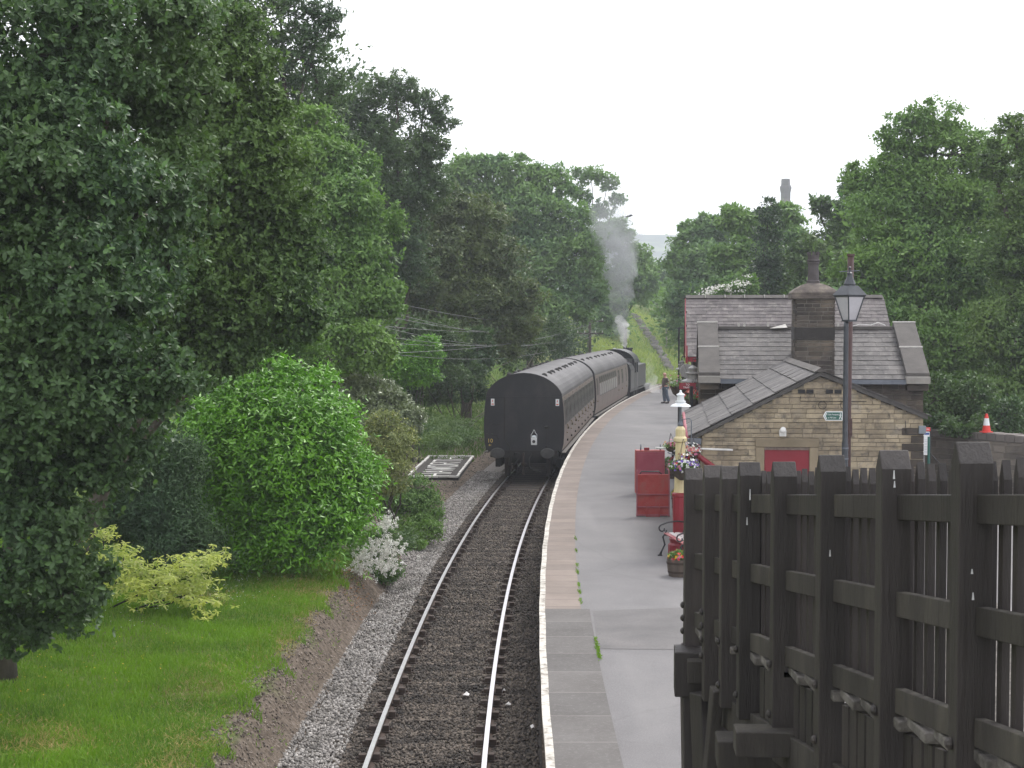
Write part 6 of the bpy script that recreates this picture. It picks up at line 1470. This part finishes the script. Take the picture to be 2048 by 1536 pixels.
pc_, phc = tpole(1333, 640, 712, 175, 'pale telegraph pole standing alone on the grassy hillside', 0, surf('pale_pole', [(.2, .18, .16), (.3, .28, .25)], 4, .9))
M_WIRE = surf('wire', [(.10, .10, .10), (.16, .16, .16)], 4, .5)
for k in range(9):
    a = at(655 + (k % 3) * 6, 572 + 17 * k, 47 - (k % 3) * .5); b = pb + Vector((-.9 + .22 * k, -.07, ph - .35 - .9 * (k % 2))); pts = []
    for i in range(25): u = i / 24; p = a.lerp(b, u); p.z -= (1.0 + .25 * (k % 4)) * 2.4 * u * (1 - u); pts.append(p)
    o = MB().tube(pts, .008, 4).build('telegraph_wire', M_WIRE); tag(o, 'thin pale telegraph wire sagging between the poles left of the train', 'wire', 'telegraph wires between the poles')
# far wires climbing the hillside
for k in range(3):
    a = at(1310, 622 + k * 5, 190); b = at(1400, 560 + k * 6, 260); o = MB().tube([a, a.lerp(b, .5) - Vector((0, 0, .4)), b], .03, 4).build('hillside_wire', M_WIRE); tag(o, 'pale wire climbing to the right above the grassy hillside', 'wire', 'wires above the hillside')
# low rubble wall on the hillside
mb = MB()
for i in range(60):
    u = i / 59; px = 1268 + 70 * u; py = 632 + 70 * u ** 1.1; D = 200 - 45 * u; p = at(px, py, D); z = gz(p.x, D)
    for j in range(3): mb.cbox((p.x + random.uniform(-.3, .3), D + random.uniform(-.2, .2), z + .12 + j * .2), (.5, .4, .2), Matrix.Rotation(random.uniform(-.3, .3), 4, 'Z'))
tag(mb.build('rubble_wall', surf('rubble_stone', [(.16, .15, .14), (.28, .26, .24)], 2, .9, island=.4)), 'tumbled grey dry stone wall running down the grassy hillside', 'wall')
# mill chimney
D = 500; s = FPX / D; zt = at(1571, 358, D).z; zz = lambda py: at(1571, py, D).z; xc = at(1571, 400, D).x
t = thing('mill_chimney', 'tall octagonal stone mill chimney with corbelled head on the skyline', 'chimney', (xc, D, 0))
M_MILL = surf('mill_stone', [(.05, .035, .03), (.09, .065, .055), (.13, .10, .085)], .3, .9)
MB().lathe([(3.2, 0), (1.75, zz(440)), (1.55, zz(398))], (0, 0, 0), 8, ph=.39).build('shaft', M_MILL, t)
MB().lathe([(1.6, zz(397.8)), (1.62, zz(386)), (1.95, zz(377)), (1.95, zz(374)), (1.5, zz(370)), (1.42, zz(358)), (1.1, zz(358))], (0, 0, 0), 8, ph=.39).build('head', surf('mill_head_stone', [(.022, .016, .016), (.05, .036, .034)], .5, .9), t)
# hills
nx, ny = 120, 24; V = []; 
for j in range(ny):
    for i in range(nx):
        x = -2500 + 5000 * i / (nx - 1); y = 880 + 1300 * j / (ny - 1); u = j / (ny - 1)
        h = 108 + 10 * math.sin(x * .0021 + .6) + 5 * math.sin(x * .007); V.append((x, y, 2 + h * (u * u * (3 - 2 * u)) + 4 * math.sin(x * .012 + y * .01) * u))
V = np.array(V); i, j = np.meshgrid(np.arange(nx - 1), np.arange(ny - 1)); b = (j * nx + i).ravel(); F = np.stack([b, b + 1, b + nx + 1, b + nx], 1)
m, nt, out = newmat('hill_fields'); bs = N(nt, 'ShaderNodeBsdfPrincipled', Roughness=.95); bs.inputs['Specular IOR Level'].default_value = 0
tc = nt.nodes.new('ShaderNodeTexCoord'); vo = N(nt, 'ShaderNodeTexVoronoi', Scale=.012); nt.links.new(tc.outputs['Object'], vo.inputs['Vector'])
c = ramp(nt, vo.outputs['Color'], [(.2, (.10, .14, .05)), (.5, (.17, .18, .10)), (.8, (.24, .20, .16))])
c = mixc(nt, ramp(nt, noise(nt, .02, 8, .7), [(.42, (0, 0, 0)), (.50, (1, 1, 1))]), c, (.012, .022, .016)); nt.links.new(c, bs.inputs['Base Color']); nt.links.new(bs.outputs[0], out.inputs[0])
struct(npmesh('hills', V, F, m, smooth=True))
HAZE = .0006
EXPO = 1.0
# ================================================================= AIR, LIGHT, CAMERA
mb = MB().box(-2600, 2600, -60, 2300, -8, 135); hz = mb.build('haze', M_DARK)
m, nt, out = newmat('haze_air'); v = nt.nodes.new('ShaderNodeVolumePrincipled'); v.inputs['Color'].default_value = (.88, .92, 1.0, 1); v.inputs['Density'].default_value = HAZE; v.inputs['Anisotropy'].default_value = .0
nt.links.new(v.outputs[0], out.inputs['Volume']); hz.data.materials.clear(); hz.data.materials.append(m); hz['kind'] = 'stuff'

w = bpy.data.worlds.new('World'); SC.world = w; w.use_nodes = True; nt = w.node_tree
for n in list(nt.nodes): nt.nodes.remove(n)
sk = nt.nodes.new('ShaderNodeTexSky'); sk.sky_type = 'NISHITA'; sk.sun_disc = False; sk.sun_elevation = R(52); sk.sun_rotation = R(35); sk.altitude = 200; sk.air_density = 1.0; sk.dust_density = 6.0; sk.ozone_density = 1.0
hs = nt.nodes.new('ShaderNodeHueSaturation'); hs.inputs['Saturation'].default_value = .25; hs.inputs['Value'].default_value = 1.0
mx = nt.nodes.new('ShaderNodeMix'); mx.data_type = 'RGBA'; mx.inputs[0].default_value = .6; mx.inputs[7].default_value = (9.5, 9.6, 10.2, 1)
bg = nt.nodes.new('ShaderNodeBackground'); bg.inputs[1].default_value = .115; wo = nt.nodes.new('ShaderNodeOutputWorld')
nt.links.new(sk.outputs[0], hs.inputs['Color']); nt.links.new(hs.outputs[0], mx.inputs[6]); nt.links.new(mx.outputs[2], bg.inputs[0]); nt.links.new(bg.outputs[0], wo.inputs[0])
sl = bpy.data.lights.new('sun', 'SUN'); sl.energy = 1.0; sl.angle = R(16); sl.color = (1, .97, .93); so = bpy.data.objects.new('sun', sl); COL.objects.link(so)
dirv = Vector((math.sin(R(35)) * math.cos(R(52)), math.cos(R(35)) * math.cos(R(52)), math.sin(R(52)))); so.rotation_euler = dirv.to_track_quat('Z', 'Y').to_euler()

cd = bpy.data.cameras.new('camera'); cam = bpy.data.objects.new('camera', cd); COL.objects.link(cam); cam.location = (0, 0, EYE); cam.rotation_euler = (R(90) - PITCH, 0, 0)
cd.sensor_width = 36; cd.lens = FPX / 2048 * 36; cd.clip_start = .1; cd.clip_end = 6000; SC.camera = cam
SC.view_settings.view_transform = 'Standard'; SC.view_settings.look = 'None'; SC.view_settings.gamma = 1; SC.view_settings.exposure = EXPO
SC.render.engine = 'CYCLES'; SC.cycles.use_denoising = True; SC.cycles.max_bounces = 5; SC.cycles.diffuse_bounces = 3; SC.cycles.glossy_bounces = 2; SC.cycles.transmission_bounces = 3; SC.cycles.transparent_max_bounces = 4; SC.cycles.volume_bounces = 1
SC.cycles.volume_step_rate = 2.0; SC.cycles.volume_max_steps = 128
